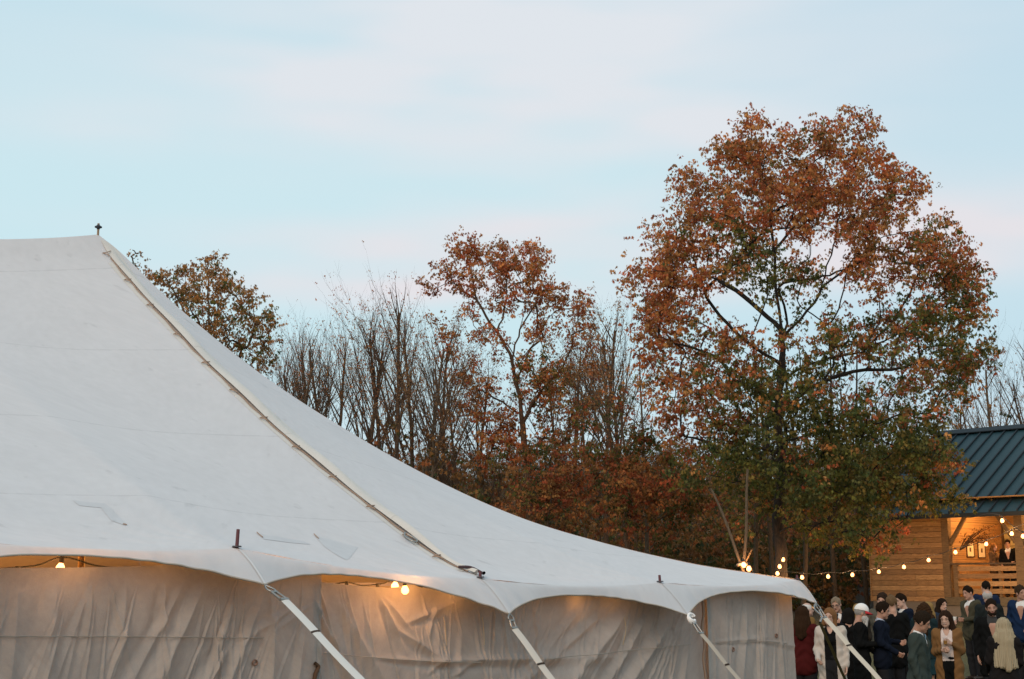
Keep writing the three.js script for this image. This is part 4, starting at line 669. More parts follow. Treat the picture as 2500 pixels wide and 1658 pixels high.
part('soffit', bbox(kR0 + 0.01, kR1, 0.0, NW + 0.1, EAVE.y - 0.03, EAVE.y - 0.005), timber, barn);
part('gable', (() => { const s = new THREE.Shape([new THREE.Vector2(NW, 0), new THREE.Vector2(2 * RUN - NW, 0), new THREE.Vector2(RUN, RISE - 0.4)]); const g = new THREE.ExtrudeGeometry(s, { depth: 0.06, bevelEnabled: false }); const a = g.attributes.position; for (let i = 0; i < a.count; i++) { const q = BW(kL + 0.02 + a.getZ(i), a.getX(i), TOPW + 0.1 + a.getY(i)); a.setXYZ(i, q.x, q.y, q.z); } g.computeVertexNormals(); return g; })(), pine[3], barn);
// pictures on the porch wall
[[2239, 'framed print on the porch wall, the one nearer the post'], [2265, 'framed print on the porch wall, the one nearer the doorway']].forEach(([x, label], i) => {
  const n = nAt(x, 1268, KS), y = ySide(x, 1268 + i * 2, KS), o = thing('picture_frame', label, 'picture'), w = 0.5 * (nAt(x + 8.5, 1268, KS) - nAt(x - 8.5, 1268, KS)), h = 0.25, B = (k0, k1, a, b, c, d) => bbox(KS + k0, KS + k1, n + a, n + b, y + c, y + d);
  part('print', B(0.008, 0.02, -w + 0.03, w - 0.03, -h + 0.03, h - 0.03), std([0.75, 0.64, 0.45], 0.8), o);
  part('mat_opening', B(0.0205, 0.025, -0.05, 0.05, -0.08, 0.05), std([0.12, 0.07, 0.04], 0.8), o);
  part('frame', mergeGeometries([B(0.002, 0.035, -w, w, h - 0.03, h), B(0.002, 0.035, -w, w, -h, -h + 0.03), B(0.003, 0.034, -w, -w + 0.03, -h + 0.03, h - 0.03), B(0.003, 0.034, w - 0.03, w, -h + 0.03, h - 0.03)]), std([0.08, 0.05, 0.03], 0.6), o);
});
{ // leafy branch arrangement hung under the porch ceiling
  const o = thing('hanging_branch', 'leafy branch hung in the porch above the framed prints', 'branch'), out = newWood(), list = [], NH = NW + 0.35, root = BW(kAt(2216, 1270, NH), NH, yAt(2216, 1270, NH));
  const tip = (x, y) => BW(kAt(x, y, NH), NH, yAt(x, y, NH));
  for (const [x, y] of [[2240, 1236], [2270, 1222], [2288, 1212], [2306, 1208], [2300, 1228], [2280, 1240], [2308, 1238], [2262, 1232]]) { const e = tip(x, y), m = root.clone().lerp(e, 0.5).add(V(0, 0.12, 0)); limb(out, [root, m, e], [0.022, 0.012, 0.004], 5); for (let i = 0; i < 11; i++) list.push([m.clone().lerp(e, rnd()).add(V(gauss(), gauss(), gauss()).multiplyScalar(0.12)), rr(0.45, 0.7), pick(BROWN, 0.45)]); }
  part('stem', woodGeo(out), darkBark, o); crownOf(o, 'foliage', list, looseSprays);
}

// ---------------------------------------------------------------- string lights
const bulbGlass = new THREE.MeshStandardMaterial({ color: rgb(1, 0.5, 0.25), emissive: rgb(1, 0.36, 0.12), emissiveIntensity: 6.5, roughness: 0.4 });
const socketMat = std([0.02, 0.02, 0.02], 0.6);
const bulbGeo = (r) => new THREE.LatheGeometry([[0.001, -1.15], [0.45, -1.08], [0.85, -0.7], [1, -0.2], [0.9, 0.3], [0.6, 0.8], [0.4, 1.15]].map(p => new THREE.Vector2(p[0] * r, p[1] * r)), 14);
const socketGeo = (r) => new THREE.CylinderGeometry(r * 0.5, r * 0.58, r * 1.5, 10).translate(0, r * 1.85, 0);
function stringLights(name, label, spots, r, intensity, wireEnds, sag = 0.14) {
  const o = thing(name, label, 'string lights'), bg = bulbGeo(r), sg = socketGeo(r), wire = [];
  if (wireEnds[0]) wire.push(wireEnds[0]);
  spots.forEach((p, i) => {
    const b = part('bulb', bg, bulbGlass, o); b.position.copy(p); b.rotation.set(0.1 * Math.sin(i * 3), 0, 0.12 * Math.cos(i * 5));
    b.add(part('socket', sg, socketMat)); b.castShadow = false;
    wire.push(p.clone().add(V(0, r * 2.3, 0)));
    const l = new THREE.PointLight(r > 0.04 ? rgb(1, 0.5, 0.2) : rgb(1, 0.43, 0.12), intensity, 0, 2); l.position.copy(p); l.castShadow = true; l.shadow.radius = r * 50; o.add(l);
    if (i < spots.length - 1) { const q = p.clone().lerp(spots[i + 1], 0.5).add(V(0, r * 2.3 - sag * 0.3, 0)); wire.push(q); }
  });
  if (wireEnds[1]) wire.push(wireEnds[1]);
  part('wire', new THREE.TubeGeometry(new THREE.CatmullRomCurve3(wire), wire.length * 8, r * 0.2, 5), socketMat, o);
  return o;
}
{
  const xs = [[1852, 1333], [1912, 1331], [1968, 1327], [2029, 1320], [2087, 1309], [2144, 1293], [2206, 1275], [2277, 1256], [2336, 1232]];
  const pts = xs.map(([x, y]) => at(x, y, x < 2000 ? lerp(39.6, 42.6, (x - 1852) / 150) : lerp(43, 39.6, (x - 2000) / 340)));
  stringLights('string_lights', 'strand of glowing bulbs swagged from the oak trunk to the barn porch', pts, 0.05, 3, [at(1797, 1318, 39.2), at(2375, 1205, 39.3)]);
  stringLights('string_lights', 'short run of three glowing bulbs climbing the big oak trunk', [at(1795, 1324, 39.2), at(1800, 1308, 39.2), at(1808, 1292, 39.25)], 0.05, 1.2, [null, at(1812, 1275, 39.4)]);
  stringLights('string_lights', 'bulbs along the barn porch eave', [at(2314, 1202, 39.8), at(2362, 1238, 39)], 0.052, 5, [at(2230, 1196, 44), at(2380, 1222, 38.8)]);
  stringLights('string_lights', 'two glowing bulbs tied to the wooden tripod poles', [at(1717, 1304, 29.7), at(1729, 1313, 29.6)], 0.05, 1.2, [at(1713, 1296, 29.8), at(1745, 1335, 29.6)]);
}
{ // tripod of peeled poles
  const o = thing('pole_tripod', 'tripod of three peeled wooden poles crossing behind the tent eave', 'tripod'), c = at(1714, 1305, 30), m = std([0.48, 0.34, 0.21], 0.85, { map: barkTex, bumpMap: barkBump, bumpScale: 0.01 });
  for (const [x, y, r, z] of [[1640, 1128, 0.037, 30.6], [1730, 1083, 0.04, 30.1], [1734, 1268, 0.028, 29.7]]) {
    const top = at(x, y, z), d = c.clone().sub(top).normalize(), foot = c.clone().addScaledVector(d, (c.y - groundY(c.x, c.z)) / Math.max(0.3, -d.y)), out = newWood(), pts = [], rs = [];
    for (let i = 0; i <= 16; i++) { const u = i / 16, p = foot.clone().lerp(top, u); p.x += 0.035 * Math.sin(u * 9 + x); pts.push(p); rs.push(lerp(r * 1.25, r * 0.6, u)); }
    limb(out, pts, rs, 8); part('pole', woodGeo(out), m, o);
  }
  part('lashing', new THREE.TorusGeometry(0.1, 0.03, 8, 18).rotateX(1.4).translate(c.x, c.y, c.z), cordMat, o);
}
{ // bulbs under the tent eave
  const P = (x, y, t) => { const o = onT(t, x, y); return T(o.s, t, o.h); };
  stringLights('string_lights', 'string of warm bulbs along the inside of the tent eave', [P(-260, 1335, R - 0.35), P(40, 1336, R - 0.36), P(139, 1312, R - 0.26), P(300, 1338, R - 0.4), P(520, 1352, R - 0.5), P(690, 1372, R - 0.5), P(800, 1366, R - 0.36), P(870, 1370, R - 0.36), P(912, 1353, R - 0.2), P(935, 1362, R - 0.005), P(1012, 1380, R - 0.26), P(1180, 1418, R - 0.5), P(1302, 1390, R - 0.27), P(1365, 1396, R - 0.36), P(1560, 1428, R - 0.5), P(1775, 1386, R - 0.3), P(1822, 1394, R - 0.3)], 0.03, 0.5, [null, null], 0.05);
  const where = ['nearest the far gable', 'between the far pole and the middle', 'below the middle of the ridge', 'beside the near centre pole', 'under the near end slope'];
  [-10, -7, -4, -1.2, 2].forEach((s, i) => { // pendants that light the inside
    const o = thing('pendant_lamp', 'warm pendant lamp inside the tent ' + where[i], 'lamp', null, T(s, s > 0 ? -1 : -2, EYE + 0.25)), roofY = (s > 0 ? 0.6 : 1.0);
    const b = part('bulb', bulbGeo(0.09), bulbGlass, o); b.castShadow = false; b.add(part('socket', socketGeo(0.09), socketMat)); part('wire', bar(V(0, 0.2, 0), V(0, roofY, 0), 0.006, 0.006, 5), socketMat, o);
    const l = new THREE.PointLight(rgb(1, 0.36, 0.06), 24, 0, 2); l.castShadow = true; l.shadow.radius = 4; o.add(l);
  });
  const q = onS(2.44, 1597, 1428), c = T(2.44, q.t, q.h), o = tent;
  part('rope_coil', mergeGeometries([0, 1, 2].map(i => new THREE.TorusGeometry(0.045 - i * 0.006, 0.013, 6, 20, 5.2).rotateY(0.2 * i - TA + 1.57).rotateZ(0.5 + 0.2 * i).translate(c.x, c.y, c.z))), std([0.85, 0.82, 0.8], 0.7), o);
}
{ // porch lamps
  for (const [f, n] of [[0.62, 1.0], [1.5, 1.2]]) {
    const p = BW(lerp(kP, kQ, f), NW + n, TOPW + 0.05), o = thing('porch_lamp', f < 1 ? 'bare warm bulb under the porch ceiling before the framed prints' : 'bare warm bulb under the porch ceiling beyond the second post', 'lamp', null, p);
    const b = part('bulb', bulbGeo(0.06), bulbGlass, o); b.castShadow = false; b.add(part('socket', socketGeo(0.06), socketMat)); part('stem', bar(V(0, 0.12, 0), V(0, 0.36, 0), 0.01, 0.01, 6), socketMat, o);
    const l = new THREE.PointLight(rgb(1, 0.5, 0.17), 16, 0, 2); l.castShadow = true; l.shadow.radius = 3; o.add(l);
  }
}
// ---------------------------------------------------------------- people
const skinTones = [[0.47, 0.26, 0.18], [0.42, 0.22, 0.15], [0.5, 0.3, 0.22], [0.38, 0.2, 0.13]].map(c => phys(c, 0.6, { sheen: 0.15 }));
function headSdf(f) { // f: 1 for a woman's head
  const w = f ? 0.93 : 1, jaw = bones([[-0.036 * w, -0.07, 0.03, -0.006, -0.1 + 0.006 * f, 0.062, 0.026, 0.02], [0.036 * w, -0.07, 0.03, 0.006, -0.1 + 0.006 * f, 0.062, 0.026, 0.02]], 0.02);
  const nose = bones([[0, 0.008, 0.084, 0, -0.032, 0.104 - 0.004 * f, 0.008, 0.0125], [-0.012, -0.036, 0.09, 0.012, -0.036, 0.09, 0.008, 0.008]], 0.012);
  const brow = bones([[-0.044, 0.022, 0.066, 0.044, 0.022, 0.066, 0.014, 0.014]], 0.01), lips = bones([[-0.018, -0.06, 0.081, 0.018, -0.06, 0.081, 0.008, 0.008]], 0.01), neck = bones([[0, -0.05, -0.02, 0, -0.2, -0.04, 0.053 - 0.008 * f, 0.06 - 0.01 * f]], 0.02);
  return (x, y, z) => {
    let d = smin(ell(x, y, z, 0, 0.03, -0.012, 0.074 * w, 0.094, 0.094), ell(x, y, z, 0, -0.028, 0.024, 0.061 * w, 0.082, 0.066), 0.03);
    d = smin(d, jaw(x, y, z), 0.025); d = smin(d, brow(x, y, z), 0.012);
    d = smax(d, -ell(Math.abs(x), y, z, 0.031, 0, 0.1, 0.02, 0.013, 0.022), 0.014);
    d = smin(d, nose(x, y, z), 0.012); d = smin(d, lips(x, y, z), 0.012);
    d = smin(d, ell(Math.abs(x), y, z, 0.077 * w, -0.01, -0.008, 0.011, 0.031, 0.02), 0.008);
    return smin(d, neck(x, y, z), 0.03);
  };
}
const headGeo = [0, 1].map(f => nets(headSdf(f), [-0.1, -0.22, -0.12], [0.1, 0.14, 0.13], 0.0065));
function handGeo(curl) { // wrist at the origin, fingers towards +y, palm towards +z
  const B = [], xs = [-0.03, -0.01, 0.01, 0.028], ls = [0.062, 0.076, 0.082, 0.07];
  xs.forEach((x, i) => { B.push([x * 0.5, 0.012, 0, x, 0.088, 0, 0.013, 0.0115]); let p = [x, 0.088, 0], a = curl * 0.5; for (let s = 0; s < 3; s++) { const l = ls[i] * [0.45, 0.32, 0.26][s], q = [p[0] + x * 0.05, p[1] + Math.cos(a) * l, p[2] + Math.sin(a) * l]; B.push([...p, ...q, 0.0095 - s * 0.0008, 0.0088 - s * 0.0008]); p = q; a += curl; } });
  B.push([0.012, 0.015, 0.002, 0.042, 0.05, 0.014, 0.014, 0.011], [0.042, 0.05, 0.014, 0.05, 0.08, 0.026, 0.0105, 0.0095], [0.05, 0.08, 0.026, 0.044, 0.104, 0.034, 0.0095, 0.008], [0, -0.06, 0, 0, 0.012, 0, 0.026, 0.026]);
  return nets(bones(B, 0.008), [-0.06, -0.09, -0.035], [0.08, 0.2, 0.13], 0.005);
}
const hands = [handGeo(0.35), handGeo(0.95)];
const hairNoise = (x, y, z, f, a) => a * (Math.sin(Math.atan2(x, z - 0.0) * f + Math.sin(y * 18) * 1.3) + 0.6 * Math.sin(x * 120 + y * 30) * Math.sin(z * 110));
const hairStyles = {
  short: () => (x, y, z) => { const d = ell(x, y, z, 0, 0.036, -0.016, 0.086, 0.1, 0.102) + hairNoise(x, y, z, 26, 0.0035) + 0.007 * Math.sin(x * 62 + z * 44 + 1) * Math.sin(z * 50 + y * 34) - 0.012 * clamp((y - 0.06) * 12) * clamp(z * 10 + 0.6); return Math.max(d, -Math.max(ell(x, y, z, 0, -0.045, 0.1, 0.083, 0.118, 0.1), -1), -(y + 0.035 - z * 0.5)); },
  curly: () => (x, y, z) => { const d = ell(x, y, z, 0, 0.045, -0.018, 0.095, 0.105, 0.108) + 0.008 * Math.sin(x * 95) * Math.sin(y * 90) * Math.sin(z * 92); return Math.max(d, -ell(x, y, z, 0, -0.05, 0.1, 0.083, 0.118, 0.1), -(y + 0.075 + z * 0.45)); },
  balding: () => (x, y, z) => { const d = ell(x, y, z, 0, 0.026, -0.018, 0.087, 0.092, 0.1) + hairNoise(x, y, z, 30, 0.0025); return Math.max(d, -ell(x, y, z, 0, -0.045, 0.1, 0.083, 0.12, 0.105), -ell(x, y, z, 0, 0.13, 0.02, 0.075, 0.075, 0.11), -(y + 0.08 + z * 0.45)); },
  crownBald: () => (x, y, z) => { const d = ell(x, y, z, 0, 0.028, -0.018, 0.089, 0.094, 0.102) + hairNoise(x, y, z, 30, 0.003); return Math.max(d, -ell(x, y, z, 0, -0.045, 0.1, 0.083, 0.12, 0.105), -ell(x, y, z, 0, 0.1, -0.07, 0.055, 0.06, 0.06), -(y + 0.085 + z * 0.45)); },
  bob: () => { const B = bones([[-0.06, 0.03, -0.03, -0.078, -0.11, -0.015, 0.045, 0.036], [0.06, 0.03, -0.03, 0.078, -0.11, -0.015, 0.045, 0.036], [0, 0.03, -0.05, 0, -0.12, -0.06, 0.06, 0.055]], 0.04); return (x, y, z) => { let d = smin(ell(x, y, z, 0, 0.036, -0.016, 0.088, 0.101, 0.104), B(x, y, z), 0.03) + hairNoise(x, y, z, 24, 0.003); return Math.max(d, -ell(x, y, z, 0.004, -0.05, 0.105, 0.064, 0.125, 0.1)); }; },
  long: (L = 0.42, wide = 0) => { const B = bones([[-0.062, 0.02, -0.03, -0.085 - wide * 0.5, -0.16, -0.03, 0.045, 0.042], [0.062, 0.02, -0.03, 0.085 + wide * 0.5, -0.16, -0.03, 0.045, 0.042], [-0.085 - wide * 0.5, -0.16, -0.03, -0.09 - wide, -L, -0.04, 0.042, 0.024], [0.085 + wide * 0.5, -0.16, -0.03, 0.09 + wide, -L, -0.04, 0.042, 0.024], [0, 0.03, -0.05, 0, -0.2, -0.085, 0.065, 0.07], [0, -0.2, -0.085, 0, -L - 0.04, -0.1, 0.07, 0.045], [-0.04, -0.1, -0.08, -0.06 - wide * 0.5, -L, -0.09, 0.055, 0.035], [0.04, -0.1, -0.08, 0.06 + wide * 0.5, -L, -0.09, 0.055, 0.035]], 0.05); return (x, y, z) => { let d = smin(ell(x, y, z, 0, 0.036, -0.016, 0.088, 0.102, 0.105), B(x, y, z), 0.03) + 0.0045 * Math.sin(Math.atan2(x, z + 0.05) * 30 + 1.4 * Math.sin(y * 14)) + 0.003 * Math.sin(x * 160 + y * 9); return Math.max(d, -ell(x, y, z, 0, -0.045, 0.105, 0.062, 0.118, 0.1)); }; },
  wavy: (L = 0.4) => { const B = bones([[-0.06, 0.02, -0.03, -0.11, -0.16, -0.03, 0.06, 0.07], [0.06, 0.02, -0.03, 0.11, -0.16, -0.03, 0.06, 0.07], [-0.11, -0.16, -0.03, -0.12, -L, -0.04, 0.07, 0.04], [0.11, -0.16, -0.03, 0.12, -L, -0.04, 0.07, 0.04], [0, 0.03, -0.05, 0, -0.2, -0.09, 0.07, 0.09], [0, -0.2, -0.09, 0, -L - 0.03, -0.1, 0.09, 0.06]], 0.05); return (x, y, z) => { const d = smin(ell(x, y, z, 0, 0.036, -0.016, 0.092, 0.105, 0.107), B(x, y, z), 0.03) + 0.009 * Math.sin(x * 70 + Math.sin(y * 40) * 2) * Math.sin(y * 62 + z * 30); return Math.max(d, -ell(x, y, z, 0, -0.045, 0.105, 0.064, 0.118, 0.1)); }; },
};
const hairCache = {};
const hairGeo = (style, L, w) => hairCache[style + L + w] ??= nets(hairStyles[style](L, w), [-0.26, style === 'long' || style === 'wavy' ? -(L || 0.42) - 0.14 : -0.22, -0.24], [0.26, 0.17, 0.12], style === 'long' || style === 'wavy' ? 0.009 : 0.0065);
const beardGeo = {
  short: () => nets((x, y, z) => Math.max(ell(x, y, z, 0, -0.065, 0.035, 0.069, 0.062, 0.069) + hairNoise(x, y, z, 40, 0.0015), -ell(x, y, z, 0, -0.02, 0.1, 0.05, 0.045, 0.06), -ell(x, y, z, 0, -0.06, 0.105, 0.02, 0.008, 0.02), y + 0.01), [-0.09, -0.15, -0.05], [0.09, 0.02, 0.13], 0.006),
  long: () => nets((x, y, z) => { const d = smin(ell(x, y, z, 0, -0.07, 0.035, 0.072, 0.066, 0.074), ell(x, y, z, 0, -0.17, 0.075, 0.058, 0.12, 0.045), 0.04) + hairNoise(x, y, z, 34, 0.004); return Math.max(d, -ell(x, y, z, 0, -0.02, 0.1, 0.05, 0.042, 0.06), -ell(x, y, z, 0, -0.06, 0.11, 0.02, 0.007, 0.02), y + 0.005); }, [-0.1, -0.32, -0.05], [0.1, 0.02, 0.16], 0.007),
};
const eyeGeo = new THREE.SphereGeometry(0.0115, 12, 10), irisGeo = new THREE.SphereGeometry(0.0062, 10, 8), browGeo = bar(V(-0.016, 0, 0), V(0.016, 0.003, 0.002), 0.0045, 0.003, 6), mouthGeo = new THREE.SphereGeometry(1, 14, 10).scale(0.023, 0.0075, 0.008);
const eyeMat = std([0.2, 0.14, 0.11], 0.6), irisMat = std([0.03, 0.018, 0.01], 0.4), lipMat = std([0.3, 0.09, 0.075], 0.6), teethMat = std([0.7, 0.66, 0.6], 0.4);
const cloth = (c) => phys(c, 1, { specularIntensity: 0.12 });
const POSE = { // elbow, wrist for the left arm of a 1.75 m figure facing +z (x is mirrored for the right one), hand curl
  down: [[0.25, 1.15, -0.03], [0.25, 0.9, 0.05], 0], low: [[0.25, 1.14, 0], [0.2, 1.0, 0.22], 1], cup: [[0.24, 1.14, -0.02], [0.13, 1.13, 0.25], 1], chest: [[0.235, 1.13, -0.02], [0.07, 1.25, 0.22], 1], chest2: [[0.235, 1.12, -0.01], [0.06, 1.15, 0.22], 1], pocket: [[0.3, 1.15, -0.08], [0.22, 0.95, 0.06], 0], back: [[0.27, 1.15, -0.12], [0.17, 0.98, -0.17], 0], rail: [[0.26, 1.14, 0.12], [0.22, 1.06, 0.36], 1],
};
const wool = (x, y, z) => 0.005 * Math.sin(y * 26 + x * 21 + 2.5 * Math.sin(z * 15 + x * 8)) * Math.sin(x * 14 + z * 19 + y * 6) + 0.004 * Math.sin(y * 48 + 5 * Math.sin(x * 13 + z * 9));
function makePerson(o) {
  const f = o.woman ? 1 : 0, H = o.H || (f ? 1.66 : 1.78), sc = H / 1.75, sw = f ? 0.163 : 0.19;
  let pos;
  if (o.place) pos = o.place;
  else {
    const r = ray(o.x / 1.0575, o.y / 1.0575); let a = 8, b = 60;
    for (let i = 0; i < 40; i++) { const m = (a + b) / 2; if (EYE + r.e * m - groundY(r.k * m, -m) > H * 1.012) a = m; else b = m; }
    pos = V(r.k * a, groundY(r.k * a, -a), -a);
  }
  const P = thing('person', o.label, 'person', null, pos); const h1 = Math.sin(pos.x * 91.7) , h2 = Math.sin(pos.z * 57.3 + 1); P.rotation.set(0.035 * h2, o.yaw * Math.PI / 180, 0.035 * h1, 'YXZ'); if (o.tilt === undefined) o.tilt = 8 * h2; if (o.nod === undefined) o.nod = 5 * h1 + 3; if (o.turn === undefined) o.turn = 14 * Math.sin(pos.x * 33 + pos.z); P.scale.setScalar(sc);
  const arms = [1, -1].map((s, i) => { const [e, w, c] = POSE[(o.arms || ['down', 'down'])[i]]; const k = sw / 0.19; return { s, S: [s * sw, 1.415, -0.01], E: [s * e[0] * k, e[1], e[2]], W: [s * w[0] * (w[0] < 0.15 ? 1 : k), w[1], w[2]], c }; });
  const skin = o.skin === undefined ? skinTones[0] : skinTones[o.skin];
  // body: one surface of trunk, limbs, head and hands
  const BL = [[-0.06, 1.33, 0, -0.05, 1.1, 0, 0.09 - 0.014 * f, 0.08 - 0.02 * f], [0.06, 1.33, 0, 0.05, 1.1, 0, 0.09 - 0.014 * f, 0.08 - 0.02 * f], [-0.06, 1.1, 0, -0.075, 0.95, 0, 0.085, 0.095], [0.06, 1.1, 0, 0.075, 0.95, 0, 0.085, 0.095], [-sw, 1.4, -0.01, sw, 1.4, -0.01, 0.052, 0.052], [0, 1.4, -0.02, 0, 1.5, -0.03, 0.06, 0.052]];
  for (const a of arms) BL.push([...a.S, ...a.E, 0.045, 0.036], [...a.E, ...a.W, 0.036, 0.026]);
  for (const s of [-1, 1]) BL.push([s * 0.085, 0.93, 0, s * 0.1, 0.5, 0.02, 0.083, 0.05], [s * 0.1, 0.5, 0.02, s * 0.1, 0.09, -0.02, 0.05, 0.036], [s * 0.1, 0.05, -0.04, s * 0.12, 0.04, 0.12, 0.036, 0.03]);
  const bodyG = nets(bones(BL, 0.04), [-0.42, 0, -0.3], [0.42, 1.58, 0.45], 0.026);
  const head = new THREE.Matrix4().makeRotationFromEuler(new THREE.Euler((o.nod || 0) * Math.PI / 180, (o.turn || 0) * Math.PI / 180, (o.tilt || 0) * Math.PI / 180, 'YXZ')); head.setPosition(0, 1.615, 0.025 + 0.0009 * Math.max(0, o.nod || 0));
  const bare = g => { const q = g.clone(); q.deleteAttribute('uv'); return q; };
  const pieces = [bodyG, bare(headGeo[f]).applyMatrix4(head)];
  for (const a of arms) {
    const d = V(...a.W).sub(V(...a.E)).normalize(), g = bare(hands[a.c]); if (a.s < 0) { g.scale(-1, 1, 1); const ix = g.index; for (let i = 0; i < ix.count; i += 3) { const t = ix.getX(i); ix.setX(i, ix.getX(i + 1)); ix.setX(i + 1, t); } }
    const inward = V(-a.s, a.c ? 0.25 : 0, a.c ? 0.2 : 0.15), z = inward.addScaledVector(d, -inward.dot(d)).normalize(), x = d.clone().cross(z), M = new THREE.Matrix4().makeBasis(x, d, z).setPosition(...a.W); g.applyMatrix4(M); pieces.push(g);
  }
  part('body', mergeGeometries(pieces), skin, P);
  // face, hair
  const onHead = (name, g, m, p, parent = P) => { const q = part(name, g, m, parent); q.applyMatrix4(new THREE.Matrix4().multiplyMatrices(head, new THREE.Matrix4().makeTranslation(...p))); return q; };
  const hm = cloth(o.hairColor || [0.03, 0.018, 0.01]); 
  for (const s of [-1, 1]) { const e = onHead('eye', eyeGeo, eyeMat, [s * 0.031, 0, 0.0715]); e.add(part('iris', irisGeo.clone().translate(0, 0, 0.0072), irisMat)); onHead('eyebrow', browGeo, hm, [s * 0.033, 0.025, 0.083]); }
  const mo = onHead('mouth', mouthGeo, lipMat, [0, -0.06, 0.085]); if (o.smile) { mo.scale.set(1.35, 1.35, 1); mo.add(part('teeth', mouthGeo.clone().scale(0.75, 0.45, 0.8).translate(0, 0.001, 0.004), teethMat)); }
  if (o.hair) onHead('hair', hairGeo(o.hair, o.hairLength, o.hairWide || 0), hm, [0, 0, 0]);
  if (o.beard) onHead('beard', beardGeo[o.beard](), cloth(o.beardColor || o.hairColor), [0, 0, 0]);
  if (o.glasses) { const gm = std([0.02, 0.02, 0.02], 0.4), g = mergeGeometries([-1, 1].flatMap(s => [new THREE.TorusGeometry(0.024, 0.003, 6, 18).scale(1, 0.8, 1).translate(s * 0.032, -0.001, 0.095), bar(V(s * 0.056, 0.004, 0.09), V(s * 0.08, 0.004, -0.01), 0.003, 0.003, 5)]).concat([bar(V(-0.01, 0.002, 0.097), V(0.01, 0.002, 0.097), 0.003, 0.003, 5)])); onHead('glasses', g, gm, [0, 0, 0]); }
  if (o.cap) {
    const crown = nets((x, y, z) => Math.max(Math.abs(ell(x, y, z, 0, 0.045, -0.01, 0.096, 0.105, 0.11)) - 0.006, -(y - 0.035 - z * 0.02)), [-0.12, 0.01, -0.14], [0.12, 0.17, 0.13], 0.007);
    onHead('cap', crown, std([0.78, 0.74, 0.7], 0.85), [0, 0, 0]);
    const brim = gridGeo(16, 6, (u, v) => { const a = lerp(-1.25, 1.25, u); return V(Math.sin(a) * (0.098 + 0.012 * v), 0.042 - 0.02 * v - 0.02 * Math.sin(a) ** 2 * v, -0.01 + Math.cos(a) * (0.108 + 0.085 * v * Math.cos(a * 0.9))); });
    const under = brim.clone().translate(0, -0.008, 0); onHead('cap_brim', mergeGeometries([brim, under]), std([0.5, 0.02, 0.025], 0.8), [0, 0, 0]);
  }
  // clothes
  const hx = sw * 0.5;
  const torso = (d, hem, hemR) => [[-hx, 1.34, 0, -hx * 0.85, 1.1, 0.005, 0.105 + d - 0.008 * f, 0.094 + d - 0.012 * f], [hx, 1.34, 0, hx * 0.85, 1.1, 0.005, 0.105 + d - 0.008 * f, 0.094 + d - 0.012 * f], ...[-1, 1].flatMap(q => [[q * hx * 0.85, 1.1, 0.005, q * hx * 0.95, Math.max(hem, 0.9), 0, 0.094 + d, 0.115 + d], [q * hx * 0.95, Math.max(hem, 0.9), 0, q * hx * 0.95, hem, 0, 0.115 + d, Math.max(hemR, 0.115 + d)]]), [-sw * 0.93, 1.395, -0.012, sw * 0.93, 1.395, -0.012, 0.063 + d, 0.063 + d]].concat(f ? [[-0.07, 1.27, 0.07, 0.07, 1.27, 0.07, 0.05 + d * 0.5, 0.05 + d * 0.5]] : []);
  const sleeves = (d, cut = 1) => arms.flatMap(a => { const W = a.E.map((e, i) => lerp(e, a.W[i], cut)); return [[...a.S, ...a.E, 0.056 + d, 0.044 + d], [...a.E, ...W, 0.044 + d, 0.036 + d]]; });
  const hem = o.hem || 0.82, open = o.open || 0; // open: how wide the front stands open
  const jb = bones([...torso(0.014, hem, 0.118 + (0.82 - hem) * 0.06), ...sleeves(0.006)], 0.042), yb = o.button || 1.12;
  const jacket = (x, y, z) => {
    let d = jb(x, y, z) + wool(x, y, z); d = Math.max(d, hem - 0.1 - y);
    const w = Math.max(open, clamp((y - yb) * 0.3, 0, 0.085));
    if (o.shirt && w > 0) d = Math.max(d, -Math.max(Math.abs(x) - w, 0.01 - z));
    return Math.max(d, -ell(x, y, z, 0, 1.52, 0.015, 0.078, 0.085, 0.08), y - 1.505);
  };
  const lo = [-0.5, Math.max(0.05, hem - 0.16), -0.32], hi = [0.5, 1.56, 0.5];
  part(o.top || 'jacket', nets(jacket, lo, hi, 0.0165), cloth(o.color), P);
  if (o.shirt) {
    const sb = bones([...torso(-0.012 + 0.006 * f, 0.86, 0.1), [0, 1.4, -0.015, 0, 1.495, -0.022, 0.075, 0.068]], 0.045), shirt = (x, y, z) => Math.max(sb(x, y, z), y - 1.5 + z * 0.35, 0.98 - y, -ell(x, y, z, 0, 1.53, 0.02, 0.05, o.lowNeck ? 0.17 : 0.06, 0.2));
    part('shirt', nets(shirt, [-0.32, 0.74, -0.2], [0.32, 1.54, 0.24], 0.0165), cloth(o.shirt), P);
    if (o.tie) { const zAt = y => { let z = 0.25; while (z > 0 && sb(0, y, z) > 0.004) z -= 0.004; return z + 0.008; }; part('tie', gridGeo(4, 16, (u, v) => { const y = lerp(1.465, 1.0, v), w = v < 0.08 ? 0.028 : lerp(0.018, 0.043, v); return V((u - 0.5) * w * 2, y, zAt(y) + 0.008 * Math.sin(Math.PI * u) + (v < 0.08 ? 0.012 : 0)); }), cloth(o.tie), P); }
  }
  const lb = o.skirt ? bones([[-0.07, 1.0, 0, -0.1, o.skirt, 0.01, 0.11, 0.13], [0.07, 1.0, 0, 0.1, o.skirt, 0.01, 0.11, 0.13]], 0.1) : bones([-1, 1].flatMap(s => [[s * 0.07, 1.02, 0, s * 0.088, 0.88, 0, 0.1, 0.108], [s * 0.088, 0.88, 0, s * 0.1, 0.5, 0.02, 0.104, 0.076], [s * 0.1, 0.5, 0.02, s * 0.102, 0.08, -0.01, 0.076, 0.066]]), 0.035);
